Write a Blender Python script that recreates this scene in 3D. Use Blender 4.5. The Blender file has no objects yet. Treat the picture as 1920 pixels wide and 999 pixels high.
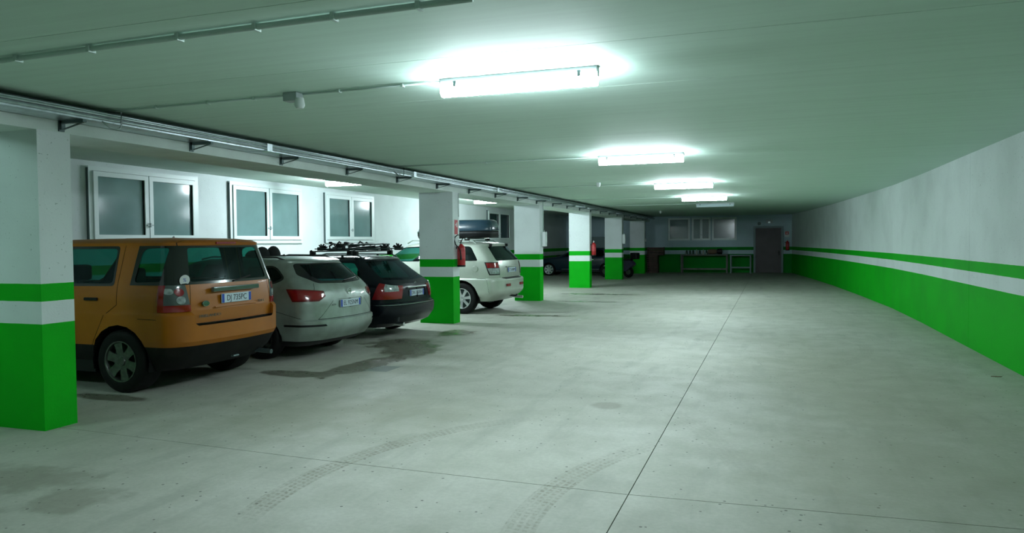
import bpy, bmesh, math, random
from mathutils import Vector, Matrix
from math import sin, cos, pi, radians as R
random.seed(7)
C = bpy.context.scene.collection
sc = bpy.context.scene

# ------------------------------------------------------------------ camera
yaw, pit, rol, CAMH, FPX = R(19.217), R(1.865), R(-0.47), 1.70, 1397.7
fw = Vector((-sin(yaw)*cos(pit), cos(yaw)*cos(pit), -sin(pit)))
rt = Vector((cos(yaw), sin(yaw), 0)); up = rt.cross(fw)
r2 = rt*cos(rol)+up*sin(rol); u2 = -rt*sin(rol)+up*cos(rol)
cd = bpy.data.cameras.new('camera'); cam = bpy.data.objects.new('camera', cd); C.objects.link(cam)
m = Matrix.Identity(4)
for i in range(3):
    m[i][0] = r2[i]; m[i][1] = u2[i]; m[i][2] = -fw[i]; m[i][3] = (0, 0, CAMH)[i]
cam.matrix_world = m
cd.sensor_width = 36; cd.sensor_fit = 'HORIZONTAL'; cd.lens = 36*FPX/1920; cd.clip_end = 200; cd.clip_start = 0.05
sc.camera = cam
# ------------------------------------------------------------------ world, exposure
w = bpy.data.worlds.new('world'); sc.world = w; w.use_nodes = True
w.node_tree.nodes['Background'].inputs[0].default_value = (0.45, 0.75, 0.65, 1)
w.node_tree.nodes['Background'].inputs[1].default_value = 0.02
vs = sc.view_settings
vs.view_transform = 'Standard'; vs.look = 'None'; vs.gamma = 1; vs.use_curve_mapping = False
vs.exposure = 0.0
sc.cycles.max_bounces = 8; sc.cycles.diffuse_bounces = 5; sc.cycles.glossy_bounces = 3
sc.cycles.transparent_max_bounces = 12; sc.cycles.transmission_bounces = 4
sc.cycles.caustics_reflective = False; sc.cycles.caustics_refractive = False
sc.cycles.sample_clamp_indirect = 4
TUBE = 142.0       # strength of a lit fluorescent diffuser
TUBE_COL = (0.80, 0.95, 1.0)

# ------------------------------------------------------------------ materials
def mat(name, col=(.5, .5, .5), rough=.5, metal=0, coat=0, emit=0, noise=0, nscale=8, bump=0, bscale=60, col2=None, spec=.5, alpha=1):
    m = bpy.data.materials.new(name); m.use_nodes = True
    nt = m.node_tree; b = nt.nodes['Principled BSDF']
    b.inputs['Base Color'].default_value = (*col, 1); b.inputs['Roughness'].default_value = rough
    b.inputs['Metallic'].default_value = metal; b.inputs['Coat Weight'].default_value = coat
    b.inputs['Coat Roughness'].default_value = .06; b.inputs['Specular IOR Level'].default_value = spec
    if emit:
        b.inputs['Emission Color'].default_value = (*(col2 or col), 1); b.inputs['Emission Strength'].default_value = emit
    if noise or bump:
        tc = nt.nodes.new('ShaderNodeTexCoord'); 
        if noise:
            n = nt.nodes.new('ShaderNodeTexNoise'); n.inputs['Scale'].default_value = nscale; n.inputs['Detail'].default_value = 6
            nt.links.new(tc.outputs['Object'], n.inputs['Vector'])
            mx = nt.nodes.new('ShaderNodeMix'); mx.data_type = 'RGBA'
            c2 = col2 if (col2 and not emit) else tuple(c*(1-noise) for c in col)
            mx.inputs['A'].default_value = (*col, 1); mx.inputs['B'].default_value = (*c2, 1)
            rp = nt.nodes.new('ShaderNodeMapRange'); rp.inputs['From Min'].default_value = .35; rp.inputs['From Max'].default_value = .7
            nt.links.new(n.outputs['Fac'], rp.inputs['Value']); nt.links.new(rp.outputs['Result'], mx.inputs['Factor'])
            nt.links.new(mx.outputs['Result'], b.inputs['Base Color'])
        if bump:
            n2 = nt.nodes.new('ShaderNodeTexNoise'); n2.inputs['Scale'].default_value = bscale; n2.inputs['Detail'].default_value = 4
            nt.links.new(tc.outputs['Object'], n2.inputs['Vector'])
            bp = nt.nodes.new('ShaderNodeBump'); bp.inputs['Strength'].default_value = bump; bp.inputs['Distance'].default_value = .01
            nt.links.new(n2.outputs['Fac'], bp.inputs['Height']); nt.links.new(bp.outputs['Normal'], b.inputs['Normal'])
    return m

class NT:
    """tiny node helper"""
    def __init__(s, m): s.t = m.node_tree; s.b = s.t.nodes['Principled BSDF']
    def math(s, op, a, b=None, c=None):
        n = s.t.nodes.new('ShaderNodeMath'); n.operation = op
        for i, v in enumerate((a, b, c)):
            if v is None: continue
            if isinstance(v, (int, float)): n.inputs[i].default_value = v
            else: s.t.links.new(v, n.inputs[i])
        return n.outputs[0]
    def noise(s, vec, scale, detail=4, rough=.5):
        n = s.t.nodes.new('ShaderNodeTexNoise'); n.inputs['Scale'].default_value = scale; n.inputs['Detail'].default_value = detail
        n.inputs['Roughness'].default_value = rough
        s.t.links.new(vec, n.inputs['Vector']); return n.outputs['Fac']
    def ramp(s, v, a, b, lo=0, hi=1):
        n = s.t.nodes.new('ShaderNodeMapRange'); n.inputs['From Min'].default_value = a; n.inputs['From Max'].default_value = b
        n.inputs['To Min'].default_value = lo; n.inputs['To Max'].default_value = hi; n.interpolation_type = 'SMOOTHSTEP'
        s.t.links.new(v, n.inputs['Value']); return n.outputs[0]
    def mix(s, f, a, b):
        n = s.t.nodes.new('ShaderNodeMix'); n.data_type = 'RGBA'
        if isinstance(f, (int, float)): n.inputs['Factor'].default_value = f
        else: s.t.links.new(f, n.inputs['Factor'])
        for k, v in (('A', a), ('B', b)):
            if isinstance(v, tuple): n.inputs[k].default_value = (*v, 1)
            else: s.t.links.new(v, n.inputs[k])
        return n.outputs['Result']
    def pos(s):
        g = s.t.nodes.new('ShaderNodeNewGeometry'); x = s.t.nodes.new('ShaderNodeSeparateXYZ')
        s.t.links.new(g.outputs['Position'], x.inputs[0]); return g.outputs['Position'], x.outputs[0], x.outputs[1], x.outputs[2]
    def bump(s, h, strength=.3, dist=.01):
        bp = s.t.nodes.new('ShaderNodeBump'); bp.inputs['Strength'].default_value = strength; bp.inputs['Distance'].default_value = dist
        s.t.links.new(h, bp.inputs['Height']); s.t.links.new(bp.outputs['Normal'], s.b.inputs['Normal'])
    def scaled(s, vec, x, y, z):
        mp = s.t.nodes.new('ShaderNodeMapping'); mp.inputs['Scale'].default_value = (x, y, z); s.t.links.new(vec, mp.inputs['Vector']); return mp.outputs[0]

WHITE = (.74, .80, .81); GREEN = (.001, .42, .008)
def striped(name, white=WHITE, green=GREEN, z1=.984, z2=1.192, z3=1.354):
    """painted wall: green dado, white gap, green stripe, white above"""
    m = mat(name, white, .7); t = NT(m); p, x, y, z = t.pos()
    wob = t.math('MULTIPLY', t.math('SUBTRACT', t.noise(p, 6), .5), .006)
    zz = t.math('ADD', z, wob)
    a = t.math('LESS_THAN', zz, z1)
    b = t.math('MULTIPLY', t.math('GREATER_THAN', zz, z2), t.math('LESS_THAN', zz, z3))
    g = t.math('MAXIMUM', a, b)
    spots = t.ramp(t.noise(p, 38, 2), .67, .74)
    big = t.ramp(t.noise(p, 1.3, 4), .35, .75)
    wcol = t.mix(t.math('MULTIPLY', spots, .6), t.mix(big, white, tuple(c*.9 for c in white)), (.22, .30, .28))
    gcol = t.mix(big, green, (green[0]*1.1, green[1]*.85, green[2]))
    t.t.links.new(t.mix(g, wcol, gcol), t.b.inputs['Base Color'])
    t.bump(t.noise(p, 45, 5, .65), .35, .006); t.b.inputs['Specular IOR Level'].default_value = .15
    return m
M = {}
M['wall'] = striped('striped_wall_paint')
M['wallfar'] = striped('shaded_striped_wall_paint', (.46, .60, .66), (.001, .24, .02))  # same striped paint, with the dimness of the far end put into its colours
M['beam'] = mat('white_beam_paint', (.70, .79, .76), .75, noise=.12, nscale=3, bump=.3, bscale=40)
M['bayceil'] = mat('bay_ceiling_paint', (.66, .76, .70), .8, noise=.08, nscale=2)
# ceiling slabs
m = mat('ceiling_paint', (.60, .72, .65), .75); t = NT(m); p, x, y, z = t.pos()
st = t.noise(t.scaled(p, .5, 9, 1), 1.5, 6)
t.t.links.new(t.mix(t.ramp(st, .3, .75), (.61, .79, .70), (.57, .74, .655)), t.b.inputs['Base Color'])
t.bump(t.noise(t.scaled(p, .7, 6, 1), 14, 4), .15, .004)
M['ceil'] = m
M['joint'] = mat('joint_filler', (.16, .20, .18), .9)
M['floorgap'] = mat('joint_sealant', (.05, .06, .055), .9)

# concrete floor with stains and tyre tracks
m = mat('polished_concrete', (.42, .44, .40), .45); t = NT(m); p, x, y, z = t.pos()
big = t.ramp(t.noise(p, .35, 5, .6), .3, .7)
mid = t.ramp(t.noise(p, 2.2, 7, .62), .3, .72)
fine = t.ramp(t.noise(p, 30, 4, .6), .3, .7)
trow = t.noise(t.scaled(p, 3.0, .55, 1), 1.2, 6, .6)
col = t.mix(big, (.53, .53, .48), (.45, .455, .39))
col = t.mix(t.math('MULTIPLY', mid, .55), col, (.36, .365, .31))
col = t.mix(t.math('MULTIPLY', fine, .22), col, (.27, .28, .25))
col = t.mix(t.math('MULTIPLY', t.ramp(trow, .5, .68), .35), col, (.29, .30, .26))
# pitted specks
v = t.t.nodes.new('ShaderNodeTexVoronoi'); v.inputs['Scale'].default_value = 11; t.t.links.new(p, v.inputs['Vector'])
v.inputs['Randomness'].default_value = 1
sp = t.math('MULTIPLY', t.math('LESS_THAN', v.outputs['Distance'], .11), t.math('GREATER_THAN', t.noise(p, 1.9, 2), .50))
col = t.mix(t.math('MULTIPLY', sp, .8), col, (.08, .08, .07))
nz = t.noise(p, 3.2, 5, .6)
def ell(cx, cy, rx, ry, rot=0, soft=.35, nw=.9):
    dx = t.math('SUBTRACT', x, cx); dy = t.math('SUBTRACT', y, cy); c, s_ = cos(rot), sin(rot)
    a = t.math('DIVIDE', t.math('ADD', t.math('MULTIPLY', dx, c), t.math('MULTIPLY', dy, s_)), rx)
    b = t.math('DIVIDE', t.math('ADD', t.math('MULTIPLY', dx, -s_), t.math('MULTIPLY', dy, c)), ry)
    d = t.math('SQRT', t.math('ADD', t.math('MULTIPLY', a, a), t.math('MULTIPLY', b, b)))
    d = t.math('ADD', d, t.math('MULTIPLY', t.math('SUBTRACT', nz, .5), nw*2))
    return t.ramp(d, 1-soft, 1+soft, 1, 0)
def union(l):
    r = l[0]
    for k in l[1:]: r = t.math('MAXIMUM', r, k)
    return r
wet = union([ell(-5.85, 8.25, .55, .22, 0, .12, .5), ell(-5.35, 9.2, .28, 1.1, -.1, .12, .8), ell(-5.4, 10.6, .45, .9, .25, .15, .8),
             ell(-5.95, 11.3, .6, .6, 0, .2, .9), ell(-5.6, 12.9, .35, .5, 0, .2, .9), ell(-5.2, 16.4, .9, .22, .1, .2, .8),
             ell(-4.9, 20.6, 1.0, .15, 0, .2, .8), ell(-7.0, 6.35, .5, .14, 0, .2, .6), ell(-5.2, 23.6, 1.3, .25, 0, .2, .8)])
dry = union([ell(-1.6, 7.58, .16, .17, .5, .3, .5), ell(-4.45, 3.65, .3, .22, .4, .4, 1.6), ell(-5.2, 3.9, .5, .3, .3, .4, 1.6), ell(-5.4, 17.2, .8, .25, .1, .4, 1.2)])
broad = union([ell(1.1, 9.5, 1.1, 3.4, .1, .6, .9), ell(1.0, 6.2, 1.0, 1.3, 0, .6, .9), ell(-4.2, 6.4, 1.2, .8, .4, .6, 1.0)])
col = t.mix(t.math('MULTIPLY', broad, .45), col, (.30, .30, .22))
col = t.mix(t.math('MULTIPLY', dry, .45), col, (.17, .16, .12))
col = t.mix(t.math('MULTIPLY', wet, .68), col, (.10, .095, .06))
# rectangular steel-blue repair patch
pa = t.math('MULTIPLY', t.math('LESS_THAN', t.math('ABSOLUTE', t.math('SUBTRACT', x, -4.98)), .17), t.math('LESS_THAN', t.math('ABSOLUTE', t.math('SUBTRACT', y, 8.93)), .22))
col = t.mix(t.math('MULTIPLY', pa, .7), col, (.16, .20, .20))
# tyre tracks: arcs with tread bars
def arc(cx, cy, r, wd, y0, y1, n, k):
    dx = t.math('SUBTRACT', x, cx); dy = t.math('SUBTRACT', y, cy)
    d = t.math('SQRT', t.math('ADD', t.math('MULTIPLY', dx, dx), t.math('MULTIPLY', dy, dy)))
    off = t.math('SUBTRACT', d, r)
    band = t.ramp(t.math('ABSOLUTE', off), wd*.85, wd, 1, 0)
    ribs = t.math('GREATER_THAN', t.math('SINE', t.math('MULTIPLY', off, 2*pi/(wd*2/4.5))), -.35)
    an = t.math('ARCTAN2', dy, dx)
    bars = t.math('GREATER_THAN', t.math('SINE', t.math('ADD', t.math('MULTIPLY', an, r*2*pi/.055), t.math('MULTIPLY', off, 40))), -.25)
    fade = t.math('MULTIPLY', t.ramp(y, y0, y0+.5), t.ramp(y, y1-1.6, y1, 1, 0))
    g = t.math('MULTIPLY', t.math('MULTIPLY', band, t.math('MAXIMUM', t.math('MULTIPLY', ribs, t.math('MAXIMUM', bars, .45)), .40)), fade)
    return t.math('MULTIPLY', t.math('MULTIPLY', g, k), t.ramp(nz, .3, .6, .35, 1))
tr = union([arc(-.1, 4.55, 3.08, .10, 3.6, 7.3, 1, .72), arc(1.75, 4.5, 3.18, .11, 3.7, 6.7, 1, .65),
            arc(-.8, 12.6, 3.3, .07, 8.6, 14.5, 1, .22), arc(-2.6, 12.9, 4.0, .10, 8.9, 15, 1, .25), arc(-6.2, 4.2, 6.2, .12, 5.5, 12.5, 1, .15)])
col = t.mix(t.math('MULTIPLY', tr, t.ramp(fine, .1, .9, .55, 1)), col, (.19, .175, .13))
t.t.links.new(col, t.b.inputs['Base Color'])
ro = t.math('SUBTRACT', t.math('ADD', .60, t.math('MULTIPLY', mid, .14)), t.math('MULTIPLY', wet, .38))
t.t.links.new(ro, t.b.inputs['Roughness'])
t.b.inputs['Specular IOR Level'].default_value = .3
t.bump(t.math('ADD', t.noise(p, 60, 4, .6), t.math('MULTIPLY', nz, .5)), .12, .006)
M['floor'] = m

M['galv'] = mat('galvanised_steel', (.62, .70, .74), .32, .85, noise=.25, nscale=14)
M['darksteel'] = mat('dark_bracket_steel', (.10, .14, .14), .5, .6)
M['pvc'] = mat('grey_green_conduit', (.52, .64, .60), .55)
M['pvcw'] = mat('white_plastic', (.72, .78, .78), .45)
M['greyp'] = mat('grey_plastic', (.38, .44, .45), .5)
M['frame'] = mat('white_window_frame', (.74, .82, .82), .4)
M['pane'] = mat('frosted_pane', (.17, .28, .28), .12, 0, 0, spec=.5, noise=.25, nscale=1.2)
M['panedark'] = mat('dark_pane', (.02, .05, .055), .12, 0, .5, spec=.6)
M['glassfar'] = mat('far_pane', (.06, .12, .13), .16, 0, .6, spec=.7)
M['black'] = mat('black_rubber', (.004, .0045, .0045), .7, noise=.3, spec=.25, nscale=30)
M['blackp'] = mat('black_plastic', (.007, .008, .009), .5, spec=.3)
M['blackg'] = mat('black_gloss', (.006, .007, .008), .12, 0, .5)
M['cladding'] = mat('dusty_black_cladding', (.006, .006, .006), .7, noise=.4, col2=(.014, .013, .011), nscale=5, spec=.2)
M['seat'] = mat('seat_cloth', (.014, .016, .016), .9)
M['carpet'] = mat('cabin_lining', (.018, .02, .02), .9)
M['alloy'] = mat('alloy_rim', (.15, .165, .15), .35, .8, noise=.4, nscale=20)
M['alloyb'] = mat('bright_alloy_rim', (.62, .66, .66), .3, .7)
M['orange'] = mat('orange_car_paint', (.37, .112, .002), .4, .0, .04, noise=.12, nscale=4)
M['silver'] = mat('dirty_silver_car_paint', (.35, .42, .39), .38, .35, .3, noise=.35, nscale=3.2, col2=(.22, .26, .22))
M['navy'] = mat('black_car_paint', (.004, .007, .011), .25, 0, .12, spec=.25)
M['beige'] = mat('pale_beige_car_paint', (.52, .57, .50), .33, .3, .5, noise=.1, nscale=4)
M['blue'] = mat('dark_blue_car_paint', (.004, .018, .03), .3, 0, .1, spec=.25)
M['redlens'] = mat('red_lens', (.24, .004, .008), .15, 0, .7)
M['darkred'] = mat('dark_red_lens', (.14, .008, .012), .15, 0, .7)
M['clearlens'] = mat('clear_lens', (.45, .52, .52), .12, .2, .7, noise=.5, nscale=25)
M['smoke'] = mat('smoked_lens', (.10, .12, .12), .15, .2, .7)
M['plate'] = mat('plate_white', (.55, .66, .72), .4)
M['plateblue'] = mat('plate_blue', (.01, .06, .42), .4)
M['ink'] = mat('plate_ink', (.01, .014, .03), .5)
M['chrome'] = mat('chrome', (.75, .78, .78), .15, 1)
M['badge'] = mat('badge_green', (.02, .09, .045), .3)
M['red'] = mat('extinguisher_red', (.42, .012, .018), .35, 0, .4)
M['boxblue'] = mat('roof_box_blue', (.018, .05, .08), .25, 0, .6)
M['wood'] = mat('dull_wood', (.09, .055, .04), .7, noise=.4, nscale=6)
M['board'] = mat('pale_board', (.16, .17, .15), .7, noise=.3, nscale=5)
M['door'] = mat('brown_grey_steel_door', (.085, .075, .08), .55, .2, noise=.2, nscale=2)
M['signw'] = mat('sign_white', (.7, .72, .72), .5)
M['signr'] = mat('sign_red', (.5, .05, .06), .5)
M['bottle'] = mat('green_bottle', (.03, .07, .04), .2)
M['bottle2'] = mat('pale_bottle', (.30, .34, .26), .35)
M['bundle'] = mat('tan_bundle', (.16, .11, .07), .8)
M['purple'] = mat('purple_paint', (.05, .02, .09), .3, 0, .5)
m = mat('lit_diffuser', (.9, .95, 1), .4, emit=TUBE, col2=TUBE_COL); M['tube'] = m
M['tube2'] = mat('lit_bay_diffuser', (.9, .95, 1), .4, emit=TUBE*2.1, col2=TUBE_COL)
M['tube3'] = mat('dim_bay_diffuser', (.9, .95, 1), .4, emit=TUBE*.6, col2=(.62, .95, .88))
M['tubeoff'] = mat('unlit_diffuser', (.55, .66, .72), .25, 0, .3)
# see-through tinted glass
def glass(name, tint, gloss=.04):
    m = bpy.data.materials.new(name); m.use_nodes = True; nt = m.node_tree; nt.nodes.remove(nt.nodes['Principled BSDF'])
    out = nt.nodes['Material Output']; tr = nt.nodes.new('ShaderNodeBsdfTransparent'); tr.inputs[0].default_value = (*tint, 1)
    gl = nt.nodes.new('ShaderNodeBsdfGlossy'); gl.inputs['Roughness'].default_value = gloss; gl.inputs[0].default_value = (.5, .62, .66, 1)
    lw = nt.nodes.new('ShaderNodeLayerWeight'); lw.inputs['Blend'].default_value = .5
    pw = nt.nodes.new('ShaderNodeMath'); pw.operation = 'POWER'; pw.inputs[1].default_value = 5; nt.links.new(lw.outputs['Facing'], pw.inputs[0])
    fr = nt.nodes.new('ShaderNodeMath'); fr.operation = 'MULTIPLY_ADD'; fr.inputs[1].default_value = .9; fr.inputs[2].default_value = .05; nt.links.new(pw.outputs[0], fr.inputs[0])
    mx = nt.nodes.new('ShaderNodeMixShader')
    nt.links.new(fr.outputs[0], mx.inputs[0]); nt.links.new(tr.outputs[0], mx.inputs[1]); nt.links.new(gl.outputs[0], mx.inputs[2])
    nt.links.new(mx.outputs[0], out.inputs[0]); return m
M['glass'] = glass('tinted_car_glass', (.09, .33, .28))
M['glassd'] = glass('dark_car_glass', (.03, .06, .07))
M['glassc'] = glass('pale_car_glass', (.22, .55, .48))

# ------------------------------------------------------------------ geometry helpers
def link(name, bm, material, parent=None, smooth=False, loc=None, rotz=None):
    me = bpy.data.meshes.new(name)
    if smooth:
        for f in bm.faces: f.smooth = True
        for e in bm.edges:
            if len(e.link_faces) == 2 and e.calc_face_angle(0) > R(smooth if smooth is not True else 38): e.smooth = False
    bm.to_mesh(me); bm.free()
    o = bpy.data.objects.new(name, me); C.objects.link(o)
    for mm in (material if isinstance(material, (list, tuple)) else [material]): me.materials.append(mm)
    if parent: o.parent = parent
    if loc: o.location = loc
    if rotz is not None: o.rotation_euler = (0, 0, rotz)
    return o
def tag(o, label, cat, group=None):
    o['label'] = label; o['category'] = cat
    if group: o['group'] = group
    return o
def thing(name, label, cat, loc=(0, 0, 0), rotz=0, group=None):
    o = bpy.data.objects.new(name, None); C.objects.link(o); o.location = loc; o.rotation_euler = (0, 0, rotz)
    o.empty_display_size = .1
    return tag(o, label, cat, group)
def struct(o): o['kind'] = 'structure'; return o
def box(bm, x0, x1, y0, y1, z0, z1, mi=0, bev=0):
    r = bmesh.ops.create_cube(bm, size=1)
    vs_ = r['verts']
    for v in vs_:
        v.co = Vector((x0+(v.co.x+.5)*(x1-x0), y0+(v.co.y+.5)*(y1-y0), z0+(v.co.z+.5)*(z1-z0)))
    fs = {f for v in vs_ for f in v.link_faces}
    for f in fs: f.material_index = mi
    if bev:
        es = {e for v in vs_ for e in v.link_edges}
        bmesh.ops.bevel(bm, geom=list(es), offset=bev, segments=2, affect='EDGES', profile=.6)
    return bm
def B(*a, **k): return box(bmesh.new(), *a, **k)
def tube(bm, pts, r, n=8, cap=True, mi=0):
    pts = [Vector(p) for p in pts]; rings = []
    for i, p in enumerate(pts):
        d = (pts[min(i+1, len(pts)-1)]-pts[max(i-1, 0)]).normalized()
        a = d.cross(Vector((0, 0, 1)))
        if a.length < 1e-3: a = d.cross(Vector((0, 1, 0)))
        a.normalize(); b = d.cross(a); rr = r[i] if isinstance(r, (list, tuple)) else r
        rings.append([bm.verts.new(p+(a*cos(2*pi*k/n)+b*sin(2*pi*k/n))*rr) for k in range(n)])
    for i in range(len(rings)-1):
        for k in range(n):
            f = bm.faces.new((rings[i][k], rings[i][(k+1) % n], rings[i+1][(k+1) % n], rings[i+1][k])); f.material_index = mi
    if cap:
        bm.faces.new(rings[0][::-1]).material_index = mi; bm.faces.new(rings[-1]).material_index = mi
    return bm
def lathe(bm, prof, n=28, axis='z', c=(0, 0, 0), close=False):
    """prof: (radius, height) list, turned about axis through c"""
    rings = []
    for r, h in prof:
        ring = []
        for k in range(n):
            a = 2*pi*k/n; u, v = r*cos(a), r*sin(a)
            q = (u, v, h) if axis == 'z' else (u, h, v) if axis == 'y' else (h, u, v)
            ring.append(bm.verts.new(Vector(q)+Vector(c)))
        rings.append(ring)
    for i in range(len(rings)-1):
        for k in range(n): bm.faces.new((rings[i][k], rings[i][(k+1) % n], rings[i+1][(k+1) % n], rings[i+1][k]))
    if not close:
        for rg in (rings[0], rings[-1]):
            try: bm.faces.new(rg)
            except Exception: pass
    bmesh.ops.recalc_face_normals(bm, faces=bm.faces)
    return bm
def prism(bm, poly, fn, d):
    """poly 2-D points; fn(u,v,w)->xyz; extruded w 0..d"""
    a = [bm.verts.new(fn(u, v, 0)) for u, v in poly]; b = [bm.verts.new(fn(u, v, d)) for u, v in poly]; n = len(poly)
    bm.faces.new(a); bm.faces.new(b[::-1])
    for i in range(n): bm.faces.new((a[i], b[i], b[(i+1) % n], a[(i+1) % n]))
    bmesh.ops.recalc_face_normals(bm, faces=bm.faces); return bm
def text_obj(name, s, size, material, parent, loc, rot, ext=.001, sx=1.0):
    cu = bpy.data.curves.new(name, 'FONT'); cu.body = s; cu.size = size; cu.align_x = 'CENTER'; cu.align_y = 'CENTER'
    cu.extrude = ext; cu.resolution_u = 3
    tmp = bpy.data.objects.new('t', cu); C.objects.link(tmp)
    dg = bpy.context.evaluated_depsgraph_get(); me = bpy.data.meshes.new_from_object(tmp.evaluated_get(dg))
    bpy.data.objects.remove(tmp); bpy.data.curves.remove(cu)
    me.materials.clear(); me.materials.append(material)
    o = bpy.data.objects.new(name, me); C.objects.link(o); o.parent = parent; o.location = loc; o.rotation_euler = rot; o.scale = (sx, 1, 1)
    return o

H = 3.017; XC = -6.30; XB = -7.05; XL = -11.0; YF = 41.0; ZB = 2.76; HB = 3.15; Y0 = -12.0
# ================================================================== STRUCTURE
# floor: dark bed with slabs, thin open joints between them
bed = struct(link('floor', B(-11.3, 6, Y0, YF+.3, -.25, -.012), M['floorgap']))
gp = .0035
cr = [(-11.2, 5.25), (-6.07, 5.142), (-3.35, 4.991), (-.93, 4.93), (1.4, 5.04), (5.9, 5.3)]
cr2 = [(-11.2, 15.3), (-6.07, 15.2), (-.93, 15.1), (5.9, 15.1)]
def slab(low, high, x0, x1):
    def clip(l):
        pts = []
        def at(xx):
            for a, b in zip(l, l[1:]):
                if a[0] <= xx <= b[0]: return a[1]+(b[1]-a[1])*(xx-a[0])/(b[0]-a[0])
            return l[-1][1]
        pts = [(x0, at(x0))]+[p for p in l if x0 < p[0] < x1]+[(x1, at(x1))]
        return pts
    lo = [(a, b+gp) for a, b in clip(low)]; hi = [(a, b-gp) for a, b in clip(high)]
    bm = bmesh.new(); prism(bm, lo+hi[::-1], lambda u, v, w: (u, v, -w), .011)
    return link('floor_slab', bm, M['floor'], bed)
flat = lambda yy: [(-11.3, yy), (6, yy)]
XJ = -.905
rows = [flat(Y0), [(-11.2, 4.1), (5.9, 4.1)], cr]
for lo, hi in ((flat(Y0), cr), (cr, flat(26.5)), (flat(26.5), flat(YF+.3))):
    slab(lo, hi, -11.19, XJ-gp); slab(lo, hi, XJ+gp, 5.85)

# ceiling: cast slabs 1.4 m wide with thin joints
top = struct(link('ceiling', B(XC, 6, Y0, YF+.3, H+.012, H+.3), M['joint']))
y = -11.9
while y < YF:
    link('ceiling_slab', B(XC+.001, 5.9, y+.003, min(y+1.4, YF+.2)-.003, H, H+.0119), M['ceil'], top); y += 1.4
struct(link('ceiling', B(-11.3, XB, Y0, YF+.3, HB, HB+.2), M['bayceil']))
bmm = B(XB, XC, Y0, YF, ZB, H+.3); struct(link('trim_1', bmm, M['beam']))

# walls
def quadwall(name, pts, z1=H+.05, th=.25):
    """pts along the visible face, wall thickness to the right of travel"""
    bm = bmesh.new(); n = len(pts); face = [Vector((*p, 0)) for p in pts]; back = []
    for i, p in enumerate(face):
        d = (face[min(i+1, n-1)]-face[max(i-1, 0)]).normalized(); back.append(p+Vector((d.y, -d.x, 0))*th)
    g = [[bm.verts.new((q.x, q.y, zz)) for q in l] for l in (face, back) for zz in (-.2, z1)]
    for i in range(n-1):
        bm.faces.new((g[0][i], g[0][i+1], g[1][i+1], g[1][i])); bm.faces.new((g[2][i], g[3][i], g[3][i+1], g[2][i+1]))
        bm.faces.new((g[1][i], g[1][i+1], g[3][i+1], g[3][i])); bm.faces.new((g[0][i], g[2][i], g[2][i+1], g[0][i+1]))
    bm.faces.new((g[0][0], g[1][0], g[3][0], g[2][0])); bm.faces.new((g[0][-1], g[2][-1], g[3][-1], g[1][-1]))
    bmesh.ops.recalc_face_normals(bm, faces=bm.faces)
    return bm
RW = [(3.05, Y0), (2.98, 8), (2.93, 10.7), (2.905, 13.3)]
RW2 = [(2.905, 13.308), (2.88, 17), (2.80, 20.4), (2.52, 25), (2.15, 30), (1.62, 35.5), (.96, YF+.1)]
wr = struct(link('wall_right', quadwall('w', RW), M['wall']))
link('wall_panel', quadwall('w', RW2), M['wall'], wr)
struct(link('wall_back', B(-11.3, 6, Y0-.25, Y0, -.2, H+.3), M['wall']))
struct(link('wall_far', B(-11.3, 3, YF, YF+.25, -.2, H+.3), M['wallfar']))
# left wall with window openings
wins = [(9.62, 12.18), (13.12, 15.72), (16.72, 19.25), (28.45, 31.2)]
WZ0, WZ1 = 1.72, 3.06
bm = bmesh.new()
box(bm, XL-.25, XL, Y0, YF, -.2, WZ0); box(bm, XL-.25, XL, Y0, YF, WZ1, HB+.1)
ed = [Y0]+[v for a in wins for v in a]+[YF]
for i in range(0, len(ed), 2): box(bm, XL-.25, XL, ed[i], ed[i+1], WZ0, WZ1)
struct(link('wall_left', bm, M['wall']))
struct(link('wall_outer', B(-11.45, -11.26, Y0, YF, 0, 3.2), M['joint']))
def window(n, a, b, z0, z1, fn, pane, f=.075, s=.085, one=False):
    """fn(u, w, z): u along the wall, w out from it"""
    def bx(bm, u0, u1, w0, w1, zz0, zz1):
        for q in (0,):
            p0 = fn(u0, w0); p1 = fn(u1, w1)
            box(bm, min(p0[0], p1[0]), max(p0[0], p1[0]), min(p0[1], p1[1]), max(p0[1], p1[1]), zz0, zz1)
    bm = bmesh.new()
    bx(bm, a, b, -.03, .05, z1-f, z1); bx(bm, a, b, -.03, .05, z0, z0+f)
    bx(bm, a, a+f, -.03, .05, z0+f, z1-f); bx(bm, b-f, b, -.03, .05, z0+f, z1-f)
    root = struct(link('window_%d' % n, bm, M['frame']))
    mid = (a+b)/2
    for (u0, u1) in (((a+f+.008, b-f-.008),) if one else ((a+f+.008, mid-.012), (mid+.012, b-f-.008))):
        bm = bmesh.new(); q0, q1 = z0+f+.008, z1-f-.008
        bx(bm, u0, u1, -.01, .075, q1-s, q1); bx(bm, u0, u1, -.01, .075, q0, q0+s)
        bx(bm, u0, u0+s, -.01, .075, q0+s, q1-s); bx(bm, u1-s, u1, -.01, .075, q0+s, q1-s)
        sash = link('sash', bm, M['frame'], root)
        bm = bmesh.new(); bx(bm, u0+s-.005, u1-s+.005, .015, .03, q0+s-.005, q1-s+.005); link('pane', bm, pane, sash)
        bm = bmesh.new(); bx(bm, u1-s-.012, u1-s, .03, .055, q0+s, q1-s); link('gasket', bm, M['black'], sash)
    if not one: bm = bmesh.new(); bx(bm, mid-.07, mid+.07, .075, .10, (z0+z1)/2-.33, (z0+z1)/2-.31); bx(bm, mid-.01, mid+.01, .075, .11, (z0+z1)/2-.36, (z0+z1)/2-.28)
    if not one: link('window_handle', bm, M['greyp'], root)
    bm = bmesh.new(); bx(bm, a-.012, a, -.0, .052, z0, z1-.03); link('shadow_gap', bm, M['darksteel'], root)
    return root
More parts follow.
